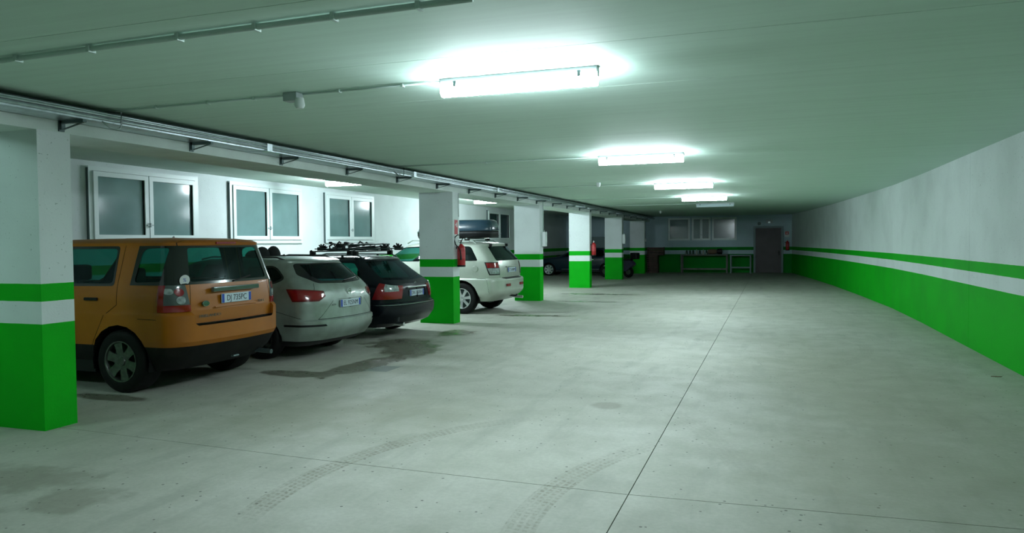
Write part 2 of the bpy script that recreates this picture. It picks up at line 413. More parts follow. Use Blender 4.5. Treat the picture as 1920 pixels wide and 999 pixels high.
for i, (a, b) in enumerate(wins): window(i+1, a, b, WZ0, WZ1, lambda u, w_: (XL+w_, u), M['pane'] if i < 3 else M['panedark'])
for i, (a, b) in enumerate(((-5.30, -4.15), (-4.05, -3.08), (-3.0, -1.75))):
    window(i+5, a, b, 1.72, 2.93, lambda u, w_: (u, YF-w_), M['glassfar'], .035, .05, i != 1)
# door at the far end
d = struct(link('door_1', B(-.80, .46, YF-.07, YF-.02, .01, 2.33), M['door']))
bm = bmesh.new(); box(bm, -.90, -.80, YF-.12, YF, 0, 2.43); box(bm, .46, .56, YF-.12, YF, 0, 2.43); box(bm, -.80, .46, YF-.12, YF, 2.33, 2.43)
link('door_frame', bm, M['darksteel'], d)
link('door_leaf', B(-.78, .44, YF-.085, YF-.07, .05, 2.30), M['door'], d)
bm = bmesh.new(); box(bm, .30, .40, YF-.13, YF-.085, 1.02, 1.06); box(bm, .33, .38, YF-.095, YF-.085, .92, 1.16); link('door_handle', bm, M['blackp'], d)

# ================================================================== COLUMNS
cols = [(5.0, 'nearest striped column at the left edge of the photo'),
        (14.32, 'second striped column with hose-fitted extinguisher beside the black estate'),
        (20.5, 'third striped column just behind the beige off-roader'),
        (26.7, 'fourth striped column with red extinguisher and bright green base'),
        (32.95, 'fifth striped column with narrow white box on its side'),
        (39.2, 'last striped column in shade near the crates at the far end')]
for i, (y, lab) in enumerate(cols):
    dy = .34
    bm = bmesh.new(); box(bm, XB-.13 if i == 0 else XB-.02, XC+.003, y, y+dy, -.01, ZB+.002)
    o = link('column', bm, M['wall']); tag(o, lab, 'column', 'striped columns between bays and lane')

# ================================================================== CABLE TRAY, BRACKETS, CONDUITS
tr_ = thing('cable_tray', 'long galvanised cable tray fixed along the beam above the columns', 'cable tray', (XC, 0, 2.87))
ya, yb = -4, 40.6
bm = bmesh.new()
box(bm, .0, .30, ya, yb, 0, .012); box(bm, .29, .302, ya, yb, 0, .085); box(bm, 0.0, .012, ya, yb, 0, .085)
link('tray_channel', bm, M['galv'], tr_)
bm = bmesh.new(); box(bm, .015, .20, ya, yb, .012, .105, bev=.006); link('cable_duct', bm, M['galv'], tr_)
for dx, dz, rr in ((.318, .03, .014), (.318, .064, .014), (.225, .10, .018)):
    link('pipe', tube(bmesh.new(), [(dx, ya, dz), (dx, yb, dz)], rr, 8), M['galv'], tr_, smooth=True)
for yy in (7.9, 11.95, 16.2, 20.5, 24.7): link('joint_sleeve', B(.0, .335, yy-.05, yy+.05, -.004, .09), M['galv'], tr_)
yy = 5.25-1.66*3
k = 0
while yy < 39.5:
    bm = bmesh.new(); box(bm, 0, .035, yy-.02, yy+.02, -.085, 0); box(bm, 0, .30, yy-.02, yy+.02, -.028, 0)
    prism(bm, [(.03, -.08), (.05, -.08), (.29, -.028), (.25, -.028)], lambda u, v, w_: (u, yy-.012+w_, v), .024)
    box(bm, -.0, .012, yy-.03, yy+.03, -.10, 0)
    link('bracket', bm, M['darksteel'], tr_); yy += 1.66
def conduit(label, pts, r=.011, clips=(), mt='pvc'):
    o = thing('conduit', label, 'conduit', pts[0])
    q = [Vector(p)-Vector(pts[0]) for p in pts]
    link('pipe', tube(bmesh.new(), q, r, 8), M[mt], o, smooth=True)
    for s in clips:
        p = q[0].lerp(q[-1], s) if len(q) == 2 else s
        link('clip', B(p[0]-.012, p[0]+.012, p[1]-r-.012, p[1]+r+.012, p[2]-r-.006, p[2]+r+.001, bev=.003), M[mt], o)
    return o
zc = H-.016
conduit('thick pale conduit crossing the ceiling nearest the camera, top left', [(-6.0, 3.79, zc-.011), (-1.5, 3.70, zc-.011)], .019, (.07, .245, .395, .56, .69, .81, .93), 'pvc')
lampY = [5.55, 11.35, 17.15, 22.6, 27.05]
lampn = ['nearest and largest of the lit ceiling lamps over the driving lane', 'second lit ceiling lamp from the camera over the driving lane', 'third lit ceiling lamp along the driving lane', 'fourth lit ceiling lamp, farthest of the glowing ones over the lane', 'unlit ceiling lamp beyond the four glowing ones']
cn = ['thin conduit from the motion sensor box to the nearest ceiling lamp', 'thin conduit from the cable tray to the second ceiling lamp', 'thin conduit from the cable tray to the third ceiling lamp', 'short far conduit from the tray to the fourth ceiling lamp', 'farthest conduit running to the unlit ceiling lamp']
for i, y in enumerate(lampY):
    if i == 0:
        conduit(cn[0], [(-3.85, 5.565, zc), (-2.5, y, zc)], .010, (.27, .72))
        conduit('thin conduit from the cable tray to the motion sensor box near the camera', [(XC+.02, 5.60, zc), (-4.03, 5.57, zc)], .010, (.35, .62, .85)); continue
    conduit(cn[i], [(XC+.02, y+.03, zc), (-2.5, y, zc)], .010, (.27, .42, .62, .78, .92) if i == 0 else ((.5,) if i < 3 else ()))
# ceiling lamps
def lamp(label, x, y, z, on=True, L=1.27, group=None, rot=0, lit='tube'):
    o = thing('ceiling_lamp', label, 'lamp', (x, y, z), rot, group)
    bm = bmesh.new(); box(bm, -L/2-.01, L/2+.01, -.044, .044, -.046, 0, bev=.006); link('lamp_body', bm, M['greyp'], o)
    bm = bmesh.new(); prof = [(-.050, -.045), (-.056, -.095), (-.046, -.125), (-.022, -.142), (.022, -.142), (.046, -.125), (.056, -.095), (.050, -.045)]
    prism(bm, prof, lambda u, v, w_: (-L/2+w_, u, v), L); link('diffuser', bm, M[lit] if on else M['tubeoff'], o)
    for s in (-1, 1):
        for q in (-.4, .4):
            link('clasp', B(q*L-.012, q*L+.012, s*.055-.004, s*.055+.004, -.075, -.03), M['darksteel'], o)
        link('end_cap', B(s*(L/2+.001)-.008, s*(L/2+.001)+.008, -.03, .03, -.075, -.02), M['greyp'], o)
    return o
for i, y in enumerate(lampY): lamp(lampn[i], -1.88, y, H-.001, i < 4, group='ceiling lamps over the driving lane')
lamp('lit ceiling lamp inside the first bay, above the parked wagons', -9.0, 14.7, HB-.001, True, L=1.15, lit='tube2', group='ceiling lamps in the parking bays')
lamp('lit ceiling lamp inside the second bay, above the roof box', -8.9, 23.4, HB-.001, True, L=1.15, lit='tube2', group='ceiling lamps in the parking bays')
lamp('unlit ceiling lamp in the dark third bay', -9.2, 29.8, HB-.001, False, group='ceiling lamps in the parking bays')
lamp('lit ceiling lamp in the bay behind the camera', -8.2, 1.5, HB-.001, True, lit='tube3', group='ceiling lamps in the parking bays')
# motion sensors and junction box
o = thing('motion_sensor', 'white motion sensor with junction box on the near ceiling conduit', 'sensor', (-3.93, 5.56, H-.001))
link('junction_box', B(-.09, .05, -.05, .05, -.075, 0, bev=.008), M['greyp'], o)
link('sensor_body', lathe(bmesh.new(), [(.035, -.055), (.04, -.08), (.045, -.12), (.03, -.145), (.001, -.15)], 16, c=(.07, -.03, 0)), M['pvcw'], o, smooth=True)
o = thing('motion_sensor', 'small white motion sensor on the ceiling in front of the third lamp', 'sensor', (-3.68, 16.5, H-.001))
link('sensor_body', lathe(bmesh.new(), [(.05, 0), (.05, -.03), (.045, -.06), (.03, -.09), (.001, -.10)], 16), M['pvcw'], o, smooth=True)
o = thing('motion_sensor', 'farthest small white motion sensor near the last column', 'sensor', (-4.6, 33.0, H-.001))
link('sensor_body', lathe(bmesh.new(), [(.06, 0), (.06, -.03), (.055, -.07), (.03, -.11), (.001, -.12)], 16), M['pvcw'], o, smooth=True)
# cable loops by the tray
def cable(label, pts, r=.006, mt='greyp'):
    p0 = Vector(pts[0]); o = link('cable', tube(bmesh.new(), [Vector(p)-p0 for p in pts], r, 6), M[mt], smooth=True, loc=p0); tag(o, label, 'cable'); return o
def loop(y, z0=H-.03, dz=.17, w=.16):
    return [(XC+.345, y, z0), (XC+.345, y, z0-dz*.7), (XC+.345, y-.02, z0-dz*.93), (XC+.345, y-.06, z0-dz), (XC+.345, y-.06-w*.5, z0-dz*.97), (XC+.345, y-.06-w, z0-dz*.7)]
cable('grey cable drooping from the tray where the near conduit starts', loop(5.62), .008)
cable('dark cable loop hanging over the tray above the black estate', loop(11.5, dz=.14, w=.3), .008, 'darksteel')
cable('thin pale cable curving down the beam beside the second column', [(XC+.01, 15.12, 2.86), (XC+.01, 15.12, 2.80), (XC+.01, 15.06, 2.775), (XC+.01, 14.95, 2.768), (XC+.01, 14.7, 2.78)], .006, 'pvcw')

# ================================================================== CAR BUILDER
def lerp(a, b, t_): return a+(b-a)*t_
def interp(levels, z):
    for a, b in zip(levels, levels[1:]):
        if z <= b[0]+1e-9:
            t_ = (z-a[0])/max(b[0]-a[0], 1e-9); return [lerp(p, q, t_) for p, q in zip(a, b)]
    return list(levels[-1])
def halfring(z, xr, xf, hw, rc, rf, bow, tap, ns=44):
    """half plan outline (y>=0) from rear centre to front centre"""
    pts = []; rc = min(rc, hw*.8, (xf-xr)*.45); rf = min(rf, hw*.8, (xf-xr)*.45)
    for i in range(9): pts.append((xr, (hw-rc)*i/9))
    for i in range(9):
        a = pi/2*i/9; pts.append((xr+rc*.75*(1-cos(a)), hw-rc+rc*sin(a)))
    xa, xb = xr+rc*.75, xf-rf
    for i in range(ns): pts.append((lerp(xa, xb, i/ns), hw))
    for i in range(8):
        a = pi/2*i/8; pts.append((xf-rf+rf*sin(a), hw-rf+rf*cos(a)))
    for i in range(8): pts.append((xf, (hw-rf)*(1-i/7)))
    out = []
    for px, py in pts:
        u = py/hw
        k = max(0, 1-(px-xr)/1.0); px2 = px+bow*u*u*k
        kf = max(0, 1-(xf-px)/1.2); px2 -= .18*u*u*kf if xf > 4 else .10*u*u*kf
        s = (px-(xr+xf)/2)/((xf-xr)/2); py2 = py*(1-tap*abs(s)**3)
        out.append((px2, py2, z))
    return out
def body_bm(levels, dz=.045):
    zs = set(round(l[0], 4) for l in levels)
    for a, b in zip(levels, levels[1:]):
        n = max(1, int(round((b[0]-a[0])/dz)))
        for i in range(1, n): zs.add(round(lerp(a[0], b[0], i/n), 4))
    zs = sorted(zs); bm = bmesh.new(); rings = []
    for z in zs:
        rings.append([bm.verts.new(p) for p in halfring(*interp(levels, z))])
    for a, b in zip(rings, rings[1:]):
        for i in range(len(a)-1): bm.faces.new((a[i], a[i+1], b[i+1], b[i]))
    # roof: close towards the centre line by lofting to y=0 points
    last = rings[-1]; cen = [bm.verts.new((v.co.x, 0, v.co.z+.004)) if 0 < i < len(last)-1 else v for i, v in enumerate(last)]
    for i in range(len(last)-1):
        vs_ = []
        for v in (last[i], last[i+1], cen[i+1], cen[i]):
            if v not in vs_: vs_.append(v)
        if len(vs_) > 2:
            try: bm.faces.new(vs_)
            except Exception: pass
    bmesh.ops.remove_doubles(bm, verts=bm.verts, dist=.0008)
    bmesh.ops.recalc_face_normals(bm, faces=bm.faces)
    # make sure normals look outward
    s = sum(f.normal.y*f.calc_area() for f in bm.faces if f.calc_center_median().y > .5)
    if s < 0: bmesh.ops.reverse_faces(bm, faces=bm.faces)
    return bm
def cut(bm, planes):
    """split off the part of bm inside the convex region (planes: (point, outward normal)); returns it as a new bmesh"""
    planes = [(Vector(p), Vector(n).normalized()) for p, n in planes]
    def cand():
        out = []
        for f in bm.faces:
            if all(any((v.co-p).dot(n) < -1e-5 for v in f.verts) for p, n in planes): out.append(f)
        return out
    for p, n in planes:
        fs = cand()
        if not fs: return bmesh.new()
        geom = list(fs)+list({e for f in fs for e in f.edges})+list({v for f in fs for v in f.verts})
        bmesh.ops.bisect_plane(bm, geom=geom, plane_co=p, plane_no=n, dist=1e-6)
    sel = [f for f in bm.faces if all((f.calc_center_median()-p).dot(n) < -1e-6 for p, n in planes)]
    nb = bmesh.new(); vm = {}
    for f in sel:
        vs_ = []
        for v in f.verts:
            if v not in vm: vm[v] = nb.verts.new(v.co); vm[v].normal = v.normal
            vs_.append(vm[v])
        try: nb.faces.new(vs_)
        except Exception: pass
    bmesh.ops.delete(bm, geom=sel, context='FACES')
    nb.normal_update(); return nb
def side_planes(poly, ymin=.35, extra=()):
    """poly in (x,z), any winding, extruded along y"""
    cx = sum(p[0] for p in poly)/len(poly); cz = sum(p[1] for p in poly)/len(poly); out = []
    for (x0, z0), (x1, z1) in zip(poly, poly[1:]+poly[:1]):
        n = Vector((z1-z0, 0, x0-x1)); 
        if n.dot(Vector((x0-cx, 0, z0-cz))) < 0: n = -n
        out.append(((x0, 0, z0), n))
    out.append(((0, ymin, 0), (0, -1, 0))); return out+list(extra)
def dir_planes(poly, o, u, extra=()):
    """poly in (s,z) with s measured along horizontal unit vector u from o"""
    u = Vector(u).normalized(); cs = sum(p[0] for p in poly)/len(poly); cz = sum(p[1] for p in poly)/len(poly); out = []
    for (s0, z0), (s1, z1) in zip(poly, poly[1:]+poly[:1]):
        n = u*(z1-z0)+Vector((0, 0, s0-s1))
        if n.dot(u*(s0-cs)+Vector((0, 0, z0-cz))) < 0: n = -n
        out.append((Vector(o)+u*s0+Vector((0, 0, z0)), n))
    return out+list(extra)
def rear_planes(poly, xmax=1.0): return dir_planes(poly, (0, 0, 0), (0, 1, 0), [((xmax, 0, 0), (1, 0, 0))])
def rnd(poly, r, n=4):
    out = []
    N = len(poly)
    for i in range(N):
        p0, p, p1 = Vector(poly[i-1]), Vector(poly[i]), Vector(poly[(i+1) % N])
        ri = r[i] if isinstance(r, (list, tuple)) else r
        if ri <= 0: out.append(tuple(p)); continue
        a = p+(p0-p).normalized()*ri; b = p+(p1-p).normalized()*ri
        for k in range(n+1):
            t_ = k/n; q = a*(1-t_)**2+p*2*t_*(1-t_)+b*t_*t_; out.append(tuple(q))
    return out
def rc_(poly, *rr): return rnd(poly, list(rr))
def push(bm, d, walls=True):
    """move a piece along its normals by d (negative = inward) and give it side walls"""
    bm.normal_update(); base = {v: v.co.copy() for v in bm.verts}; nrm = {v: v.normal.copy() for v in bm.verts}
    bnd = [e for e in bm.edges if len(e.link_faces) == 1]
    for v in bm.verts: v.co = base[v]+nrm[v]*d
    if walls:
        vm = {}
        for e in bnd:
            if abs(e.verts[0].co.y) < 1e-4 and abs(e.verts[1].co.y) < 1e-4: continue
            a, b = e.verts
            for v in (a, b):
                if v not in vm: vm[v] = bm.verts.new(base[v])
            try: bm.faces.new((a, b, vm[b], vm[a]))
            except Exception: pass
    bmesh.ops.recalc_face_normals(bm, faces=bm.faces)
    return bm
def mirrored(bm):
    nb = bm.copy()
    for v in nb.verts: v.co.y = -v.co.y
    bmesh.ops.reverse_faces(nb, faces=nb.faces); return nb
def joined(bm):
    nb = mirrored(bm); me = bpy.data.meshes.new('t'); nb.to_mesh(me); nb.free(); bm.from_mesh(me); bpy.data.meshes.remove(me)
    bmesh.ops.remove_doubles(bm, verts=[v for v in bm.verts if abs(v.co.y) < .002], dist=.001); return bm
def pair(name, bm, mt, parent, d=0, sm=30, label=None, walls=True):
    if not bm.faces: return []
    if d: push(bm, d, walls)
    m2 = mirrored(bm); os_ = [link(name, bm, M[mt], parent, smooth=sm), link(name, m2, M[mt], parent, smooth=sm)]
    return os_
def single(name, bm, mt, parent, d=0, sm=30, walls=True):
    if not bm.faces: return None
    if d: push(bm, d, walls)
    return link(name, joined(bm), M[mt], parent, smooth=sm)
def arch(bm, xw, zw, r):
    n = 20; poly = [(xw+r*cos(2*pi*k/n), zw+r*sin(2*pi*k/n)) for k in range(n)]
    return cut(bm, side_planes(poly, .3))
def make_wheel(car, xw, y, r, rimr, width, spokes, mt, side, sw=.3):
    """side +1: outer face towards +y. thing > wheel > tyre pieces"""
    yo = y; yi = y-side*width; rr = rimr
    s = side
    prof = [(rr, 0), (rr+.012, .004), (rr+.03, .006), (r-.05, .008), (r-.02, -.002), (r-.004, -.02), (r, -.04), (r, -width+.04), (r-.02, -width+.005), (rr+.02, -width), (rr, -width)]
    bm = bmesh.new(); lathe(bm, [(a, yo+s*b) for a, b in prof], 40, 'y', (xw, 0, r), close=True)
    ty = link('wheel', bm, M['black'], car, smooth=35)
    bm = bmesh.new()
    lathe(bm, [(rr+.004, yo+s*.006), (rr-.012, yo+s*.004), (rr-.018, yo-s*.012), (rr-.022, yo-s*.12), (rr-.022, yo-s*width)], 40, 'y', (xw, 0, r), close=True)
    lathe(bm, [(rr*.22, yo-s*.02), (rr*.20, yo-s*.008), (.001, yo-s*.004)], 20, 'y', (xw, 0, r), close=True)
    lathe(bm, [(rr*.30, yo-s*.10), (rr*.30, yo-s*.025), (rr*.20, yo-s*.02)], 20, 'y', (xw, 0, r), close=True)
    for k in range(spokes):
        a = 2*pi*k/spokes+.3; ca, sa = cos(a), sin(a); w0, w1 = rr*sw*.5, rr*sw*.62
        vs_ = []
        for (q, ww, dy, th) in ((rr*.2, w0, -.022, .05), (rr*.6, (w0+w1)/2*.9, -.014, .04), (rr-.015, w1, -.012, .035)):
            for (sgn, dd) in ((1, 0), (-1, 0), (-1, -th), (1, -th)):
                u = q; v = sgn*ww*(1 if dd == 0 else .8)
                vs_.append(bm.verts.new((xw+ca*u-sa*v, yo+s*(dy+dd), r+sa*u+ca*v)))
        for i in range(2):
            for j in range(4):
                bm.faces.new((vs_[i*4+j], vs_[i*4+(j+1) % 4], vs_[i*4+4+(j+1) % 4], vs_[i*4+4+j]))
    bmesh.ops.recalc_face_normals(bm, faces=bm.faces)
    link('rim', bm, M[mt], ty, smooth=30)
    bm = bmesh.new(); lathe(bm, [(rr*.85, yo-s*.09), (.001, yo-s*.09)], 28, 'y', (xw, 0, r), close=True); link('brake_disc', bm, M['darksteel'], ty)
    return ty
def seat(bm, x, y, w=.5, zs=.55, head=True, ht=1.15):
    box(bm, x-.05, x+.50, y-w/2, y+w/2, zs-.12, zs+.05, bev=.04)
    b2 = bmesh.new(); box(b2, x-.09, x+.05, y-w/2, y+w/2, zs, ht, bev=.05)
    for v in b2.verts: v.co.x -= (v.co.z-zs)*.22
    me = bpy.data.meshes.new('t'); b2.to_mesh(me); b2.free(); bm.from_mesh(me); bpy.data.meshes.remove(me)
    if head:
        b2 = bmesh.new(); box(b2, x-.22, x-.10, y-.13, y+.13, ht+.04, ht+.24, bev=.045)
        box(b2, x-.17, x-.155, y-.05, y-.035, ht-.02, ht+.08); box(b2, x-.17, x-.155, y+.035, y+.05, ht-.02, ht+.08)
        me = bpy.data.meshes.new('t'); b2.to_mesh(me); b2.free(); bm.from_mesh(me); bpy.data.meshes.remove(me)
    return bm
def number_plate(car, x, z, s, tilt=0, y=0, size=.075):
    p = link('number_plate', B(-.006, .004, -.26, .26, -.055, .055, bev=.003), M['plate'], car, loc=(x, y, z)); p.rotation_euler = (0, tilt, 0)
    link('blue_band', B(-.0072, -.0055, -.255, -.215, -.052, .052), M['plateblue'], p); link('blue_band', B(-.0072, -.0055, .215, .255, -.052, .052), M['plateblue'], p)
    # text faces the rear (-x local)
    text_obj('plate_text', s, .098, M['ink'], p, (-.0075, 0, -.002), (pi/2, 0, -pi/2), .0006, .90)
    return p
def car(name, label, Xr, Yc, rot, levels, paint, spec):
    root = thing(name, label, 'car', (Xr, Yc, 0), pi+R(rot))
    bm = body_bm(levels, spec.get('dz', .045))
    for xw in spec['axles']:
        pc = arch(bm, xw, spec['wr'], spec['ar']); pc.free()
    for fn in spec['cuts']: fn(bm, root)
    # cabin lining: the shell pushed inward, after all openings are cut
    ins = bm.copy()
    lo = [f for f in ins.faces if f.calc_center_median().z < spec.get('liner', .8)]
    bmesh.ops.delete(ins, geom=lo, context='FACES'); ins.normal_update()
    for v, n in [(v, v.normal.copy()) for v in ins.verts]: v.co = v.co-n*.03
    single('cabin_lining', ins, 'carpet', root)
    link('body', joined(bm), M[paint], root, smooth=28)
    # underbody and wheel housings
    L = spec['L']; hw = spec['hw']; ax = spec['axles']; wr_ = spec['wr']; ar = spec['ar']
    bm = bmesh.new(); box(bm, .50, L-.5, -hw+.34, hw-.34, .26, .62)
    box(bm, ax[0]+ar, ax[1]-ar, -hw+.06, hw-.06, .22, .45); box(bm, .34, ax[0]-ar, -hw+.34, hw-.34, .34, .55); box(bm, ax[1]+ar, L-.45, -hw+.34, hw-.34, .32, .5)
    link('underbody', bm, M['blackp'], root)
    for xw in ax:
        for s in (-1, 1):
            ps = []; bm = bmesh.new()
            for k in range(13):
                a = pi*(k/12)*1.16-.25; ps.append((xw+(ar+.005)*cos(a), wr_+(ar+.005)*sin(a)))
            ra = [bm.verts.new((px, s*(hw-.34), pz)) for px, pz in ps]; rb = [bm.verts.new((px, s*(hw-.055 if spec.get('flush') else hw-.03), pz)) for px, pz in ps]
            for i in range(12): bm.faces.new((ra[i], ra[i+1], rb[i+1], rb[i]))
            bm.faces.new(ra); link('wheel_housing', bm, M['black'], root)
    for xw in ax:
        for s in (1, -1): make_wheel(root, xw, s*(hw-spec.get('wy', .03)), wr_, spec['rim'], spec.get('tw', .225), spec['spokes'], spec['rimmat'], s, spec.get('sw', .3))
    # cabin
    bm = bmesh.new(); sx = spec['seats']
    seat(bm, sx[0], .36, ht=spec.get('sh', 1.12)); seat(bm, sx[0], -.36, ht=spec.get('sh', 1.12)); link('front_seats', bm, M['seat'], root, smooth=40)
    bm = bmesh.new(); seat(bm, sx[1], .36, .55, ht=spec.get('sh', 1.12)-.04); seat(bm, sx[1], -.36, .55, ht=spec.get('sh', 1.12)-.04); box(bm, sx[1]-.2, sx[1]+.4, -.62, .62, .45, .62); link('rear_seats', bm, M['seat'], root, smooth=40)
    bm = bmesh.new(); box(bm, .35, L-1.0, -hw+.14, hw-.14, .5, .56); box(bm, sx[0]+.85, sx[0]+1.15, -hw+.16, hw-.16, .6, spec['belt']-.02, bev=.05)
    link('cabin_floor', bm, M['carpet'], root)
    return root
def strip(bm, root, planes, name='panel_gap', mt='blackp', d=-.006, both=True):
    p = cut(bm, planes)
    if both: pair(name, p, mt, root, d, walls=False)
    else: single(name, p, mt, root, d, walls=False)
def vline(x0, z0, x1, z1, w=.007):
    dx, dz = x1-x0, z1-z0; l = math.hypot(dx, dz); nx, nz = -dz/l*w/2, dx/l*w/2
    return side_planes([(x0+nx, z0+nz), (x1+nx, z1+nz), (x1-nx, z1-nz), (x0-nx, z0-nz)], .3)
def rline(y0, z0, y1, z1, w=.007, xmax=.9):
    dx, dz = y1-y0, z1-z0; l = math.hypot(dx, dz); nx, nz = -dz/l*w/2, dx/l*w/2
    return rear_planes([(y0+nx, z0+nz), (y1+nx, z1+nz), (y1-nx, z1-nz), (y0-nx, z0-nz)], xmax)

# ------------------------------------------------------------------ orange off-roader
LV = [(.26, .30, 4.25, .84, .25, .4, .05, .02), (.40, .13, 4.40, .92, .28, .45, .08, .02), (.545, .03, 4.46, .945, .30, .5, .10, .02), (.60, .0, 4.5, .955, .30, .5, .10, .02),
      (.90, .0, 4.5, .958, .30, .5, .10, .02), (.925, .022, 4.48, .957, .30, .5, .10, .02), (.94, .062, 4.46, .955, .29, .5, .09, .02), (1.0, .072, 4.38, .957, .27, .5, .08, .02),
      (1.07, .078, 4.15, .955, .26, .5, .08, .02), (1.13, .085, 3.42, .95, .25, .3, .08, .02), (1.235, .10, 3.15, .935, .24, .3, .08, .025),
      (1.69, .22, 2.62, .81, .22, .25, .08, .03), (1.725, .20, 2.55, .79, .22, .25, .08, .03), (1.755, .24, 2.42, .72, .2, .22, .08, .03), (1.775, .40, 2.25, .58, .2, .2, .05, .03), (1.785, .7, 2.0, .35, .15, .2, .03, .03), (1.788, 1.0, 1.8, .12, .1, .1, 0, 0)]
def fl_cuts():
    out = []
    def f(bm, r):
        # black lower cladding
        pair('lower_cladding', cut(bm, [((0, 0, .548), (0, 0, 1)), ((0, .0, 0), (0, -1, 0))]), 'cladding', r, 0)
        # black glass band of the tail, wraps the corner
        band = cut(bm, [((0, 0, 1.245), (0, 0, -1)), ((0, 0, 1.69), (0, 0, 1)), ((.745, 0, 1.4), (1, 0, .07)), ((0, -.01, 0), (0, -1, 0)), ])
        sg = cut(band, side_planes(rnd([(.335, 1.285), (.70, 1.275), (.655, 1.66), (.34, 1.665)], [.03, .05, .09, .03]), .5))
        rg = cut(band, rear_planes(rc_([(-.01, 1.275), (.66, 1.275), (.58, 1.665), (-.01, 1.665)], 0, .05, .04, 0), .34))
        single('tail_band', band, 'blackg', r, .004)
        pair('quarter_window', sg, 'glass', r, -.004); single('rear_window', rg, 'glass', r, -.004)
        # rear door and front door windows
        for nm, poly in (('rear_door_window', [(.99, 1.235), (1.86, 1.225), (1.80, 1.69), (1.01, 1.69)]), ('front_door_window', [(1.92, 1.225), (2.93, 1.22), (2.50, 1.675), (1.88, 1.69)])):
            fr = cut(bm, side_planes(rnd(poly, .04), .5)); cx = sum(p[0] for p in poly)/4; cz = sum(p[1] for p in poly)/4
            gl = cut(fr, side_planes(rnd([(cx+(a-cx)*.93, cz+(b-cz)*.87) for a, b in poly], .05), .5))
            pair(nm+'_frame', fr, 'blackg', r, .002); pair(nm, gl, 'glass', r, -.004)
        ws = cut(bm, dir_planes([(-.01, 1.20), (.74, 1.20), (.64, 1.68), (-.01, 1.68)], (0, 0, 0), (0, 1, 0), [((2.55, 0, 0), (-1, 0, 0))])); single('windscreen', ws, 'glassc', r, -.003)
        # tail lamps
        dpl = [((.42, 0, 0), (1, 0, 0)), ((0, .3, 0), (0, -1, 0))]
        lp = cut(bm, dir_planes([(.30, .945), (.78, .945), (.715, 1.21), (.60, 1.245), (.34, 1.245)], (.0, .0, 0), (.64, .77, 0), dpl) if False else [((0, 0, .945), (0, 0, -1)), ((0, 0, 1.244), (0, 0, 1)), ((.345, 0, 1.1), (1, 0, 0)), ((0, .69, .945), (0, -1, .12))])
        lo = cut(lp, [((0, 0, 1.02), (0, 0, 1))])
        edge = cut(lp, [((.275, 0, 0), (-1, 0, 0))])
        for (cy, cz, rr_, mt_) in ((.80, 1.165, .046, 'redlens'), (.79, 1.075, .046, 'clearlens'), (.885, 1.175, .036, 'clearlens')):
            pc = cut(lp, rear_planes([(cy+rr_*cos(2*pi*k/14), cz+rr_*sin(2*pi*k/14)) for k in range(14)], .5)); pair('lamp_circle', pc, mt_, r, .012)
        pair('tail_lamp', lp, 'smoke', r, .006); pair('lamp_lower_lens', lo, 'redlens', r, .012); pair('lamp_edge', edge, 'redlens', r, .008)
        # tailgate step recess, gaps, lower lettering ledge
        gap = cut(bm, rear_planes(rc_([(-.01, .775), (.64, .775), (.675, .80), (-.01, .80)], 0, .01, 0, 0), .5)); single('step_gap', gap, 'blackp', r, -.05)
        rec = cut(bm, rear_planes([(-.01, .80), (.675, .80), (.70, .945), (-.01, .945)], .5)); 
        rb_ = [e for e in rec.edges if len(e.link_faces) == 1]; old = {v: v.co.copy() for v in rec.verts}
        for v in list(rec.verts): v.co.x = max(v.co.x, .066+.085*(v.co.y/.955)**2)
        vm = {}
        for e in rb_:
            if abs(e.verts[0].co.y) < 1e-4 and abs(e.verts[1].co.y) < 1e-4: continue
            for v in e.verts:
                if v not in vm: vm[v] = rec.verts.new(old[v])
            try: rec.faces.new((e.verts[0], e.verts[1], vm[e.verts[1]], vm[e.verts[0]]))
            except Exception: pass
        single('tailgate_lower', rec, 'orange', r)
        strip(bm, r, rline(.70, .945, .665, 1.245))
        strip(bm, r, vline(.94, 1.24, .94, 1.02)); strip(bm, r, vline(.94, 1.02, 1.10, .92)); strip(bm, r, vline(1.14, .90, 1.36, .50)); strip(bm, r, vline(.93, 1.70, .94, 1.24)); strip(bm, r, vline(1.88, 1.24, 1.90, .55)); strip(bm, r, vline(2.95, 1.2, 2.98, .55))
        strip(bm, r, vline(.37, .86, .64, .865, .006)); strip(bm, r, vline(.30, 1.69, .30, 1.775, .006))
        hd = cut(bm, [((0, 0, .82), (0, 0, -1)), ((0, 0, 1.0), (0, 0, 1)), ((4.0, 0, 0), (-1, 0, 0)), ((0, .5, 0), (0, -1, 0))]); pair('head_lamp', hd, 'clearlens', r, .004)
        gr = cut(bm, [((0, 0, .72), (0, 0, -1)), ((0, 0, .98), (0, 0, 1)), ((4.2, 0, 0), (-1, 0, 0)), ((0, .45, 0), (0, 1, 0))]); single('grille', gr, 'blackp', r, -.004)
    out.append(f); return out
fl = car('orange_car', 'orange off-road car with white sticker on its tailgate, parked beside the nearest column', -6.12, 7.48, -1.0, LV, 'orange',
         dict(L=4.5, hw=.955, axles=(.93, 3.59), wr=.365, ar=.425, rim=.235, spokes=6, rimmat='alloy', seats=(2.35, 1.45), belt=1.22, cuts=fl_cuts(), sh=1.22, sw=.42, tw=.29))
number_plate(fl, .058, 1.06, 'DJ 735PC', 0)
link('handle_strip', B(-.022, .02, -.40, .40, -.028, .028, bev=.01), M['smoke'], fl, loc=(.062, 0, 1.175))
link('tailgate_ridge', B(-.006, .01, -.36, .36, -.008, .008, bev=.004), M['orange'], fl, loc=(.062, 0, .965))
bm = lathe(bmesh.new(), [(.058, .0), (.058, -.008), (.001, -.010)], 24, 'x'); 
for v in bm.verts: v.co.z *= .58
o = link('badge', bm, M['badge'], fl, loc=(.075, .50, 1.02)); o['label'] = 'green oval badge'
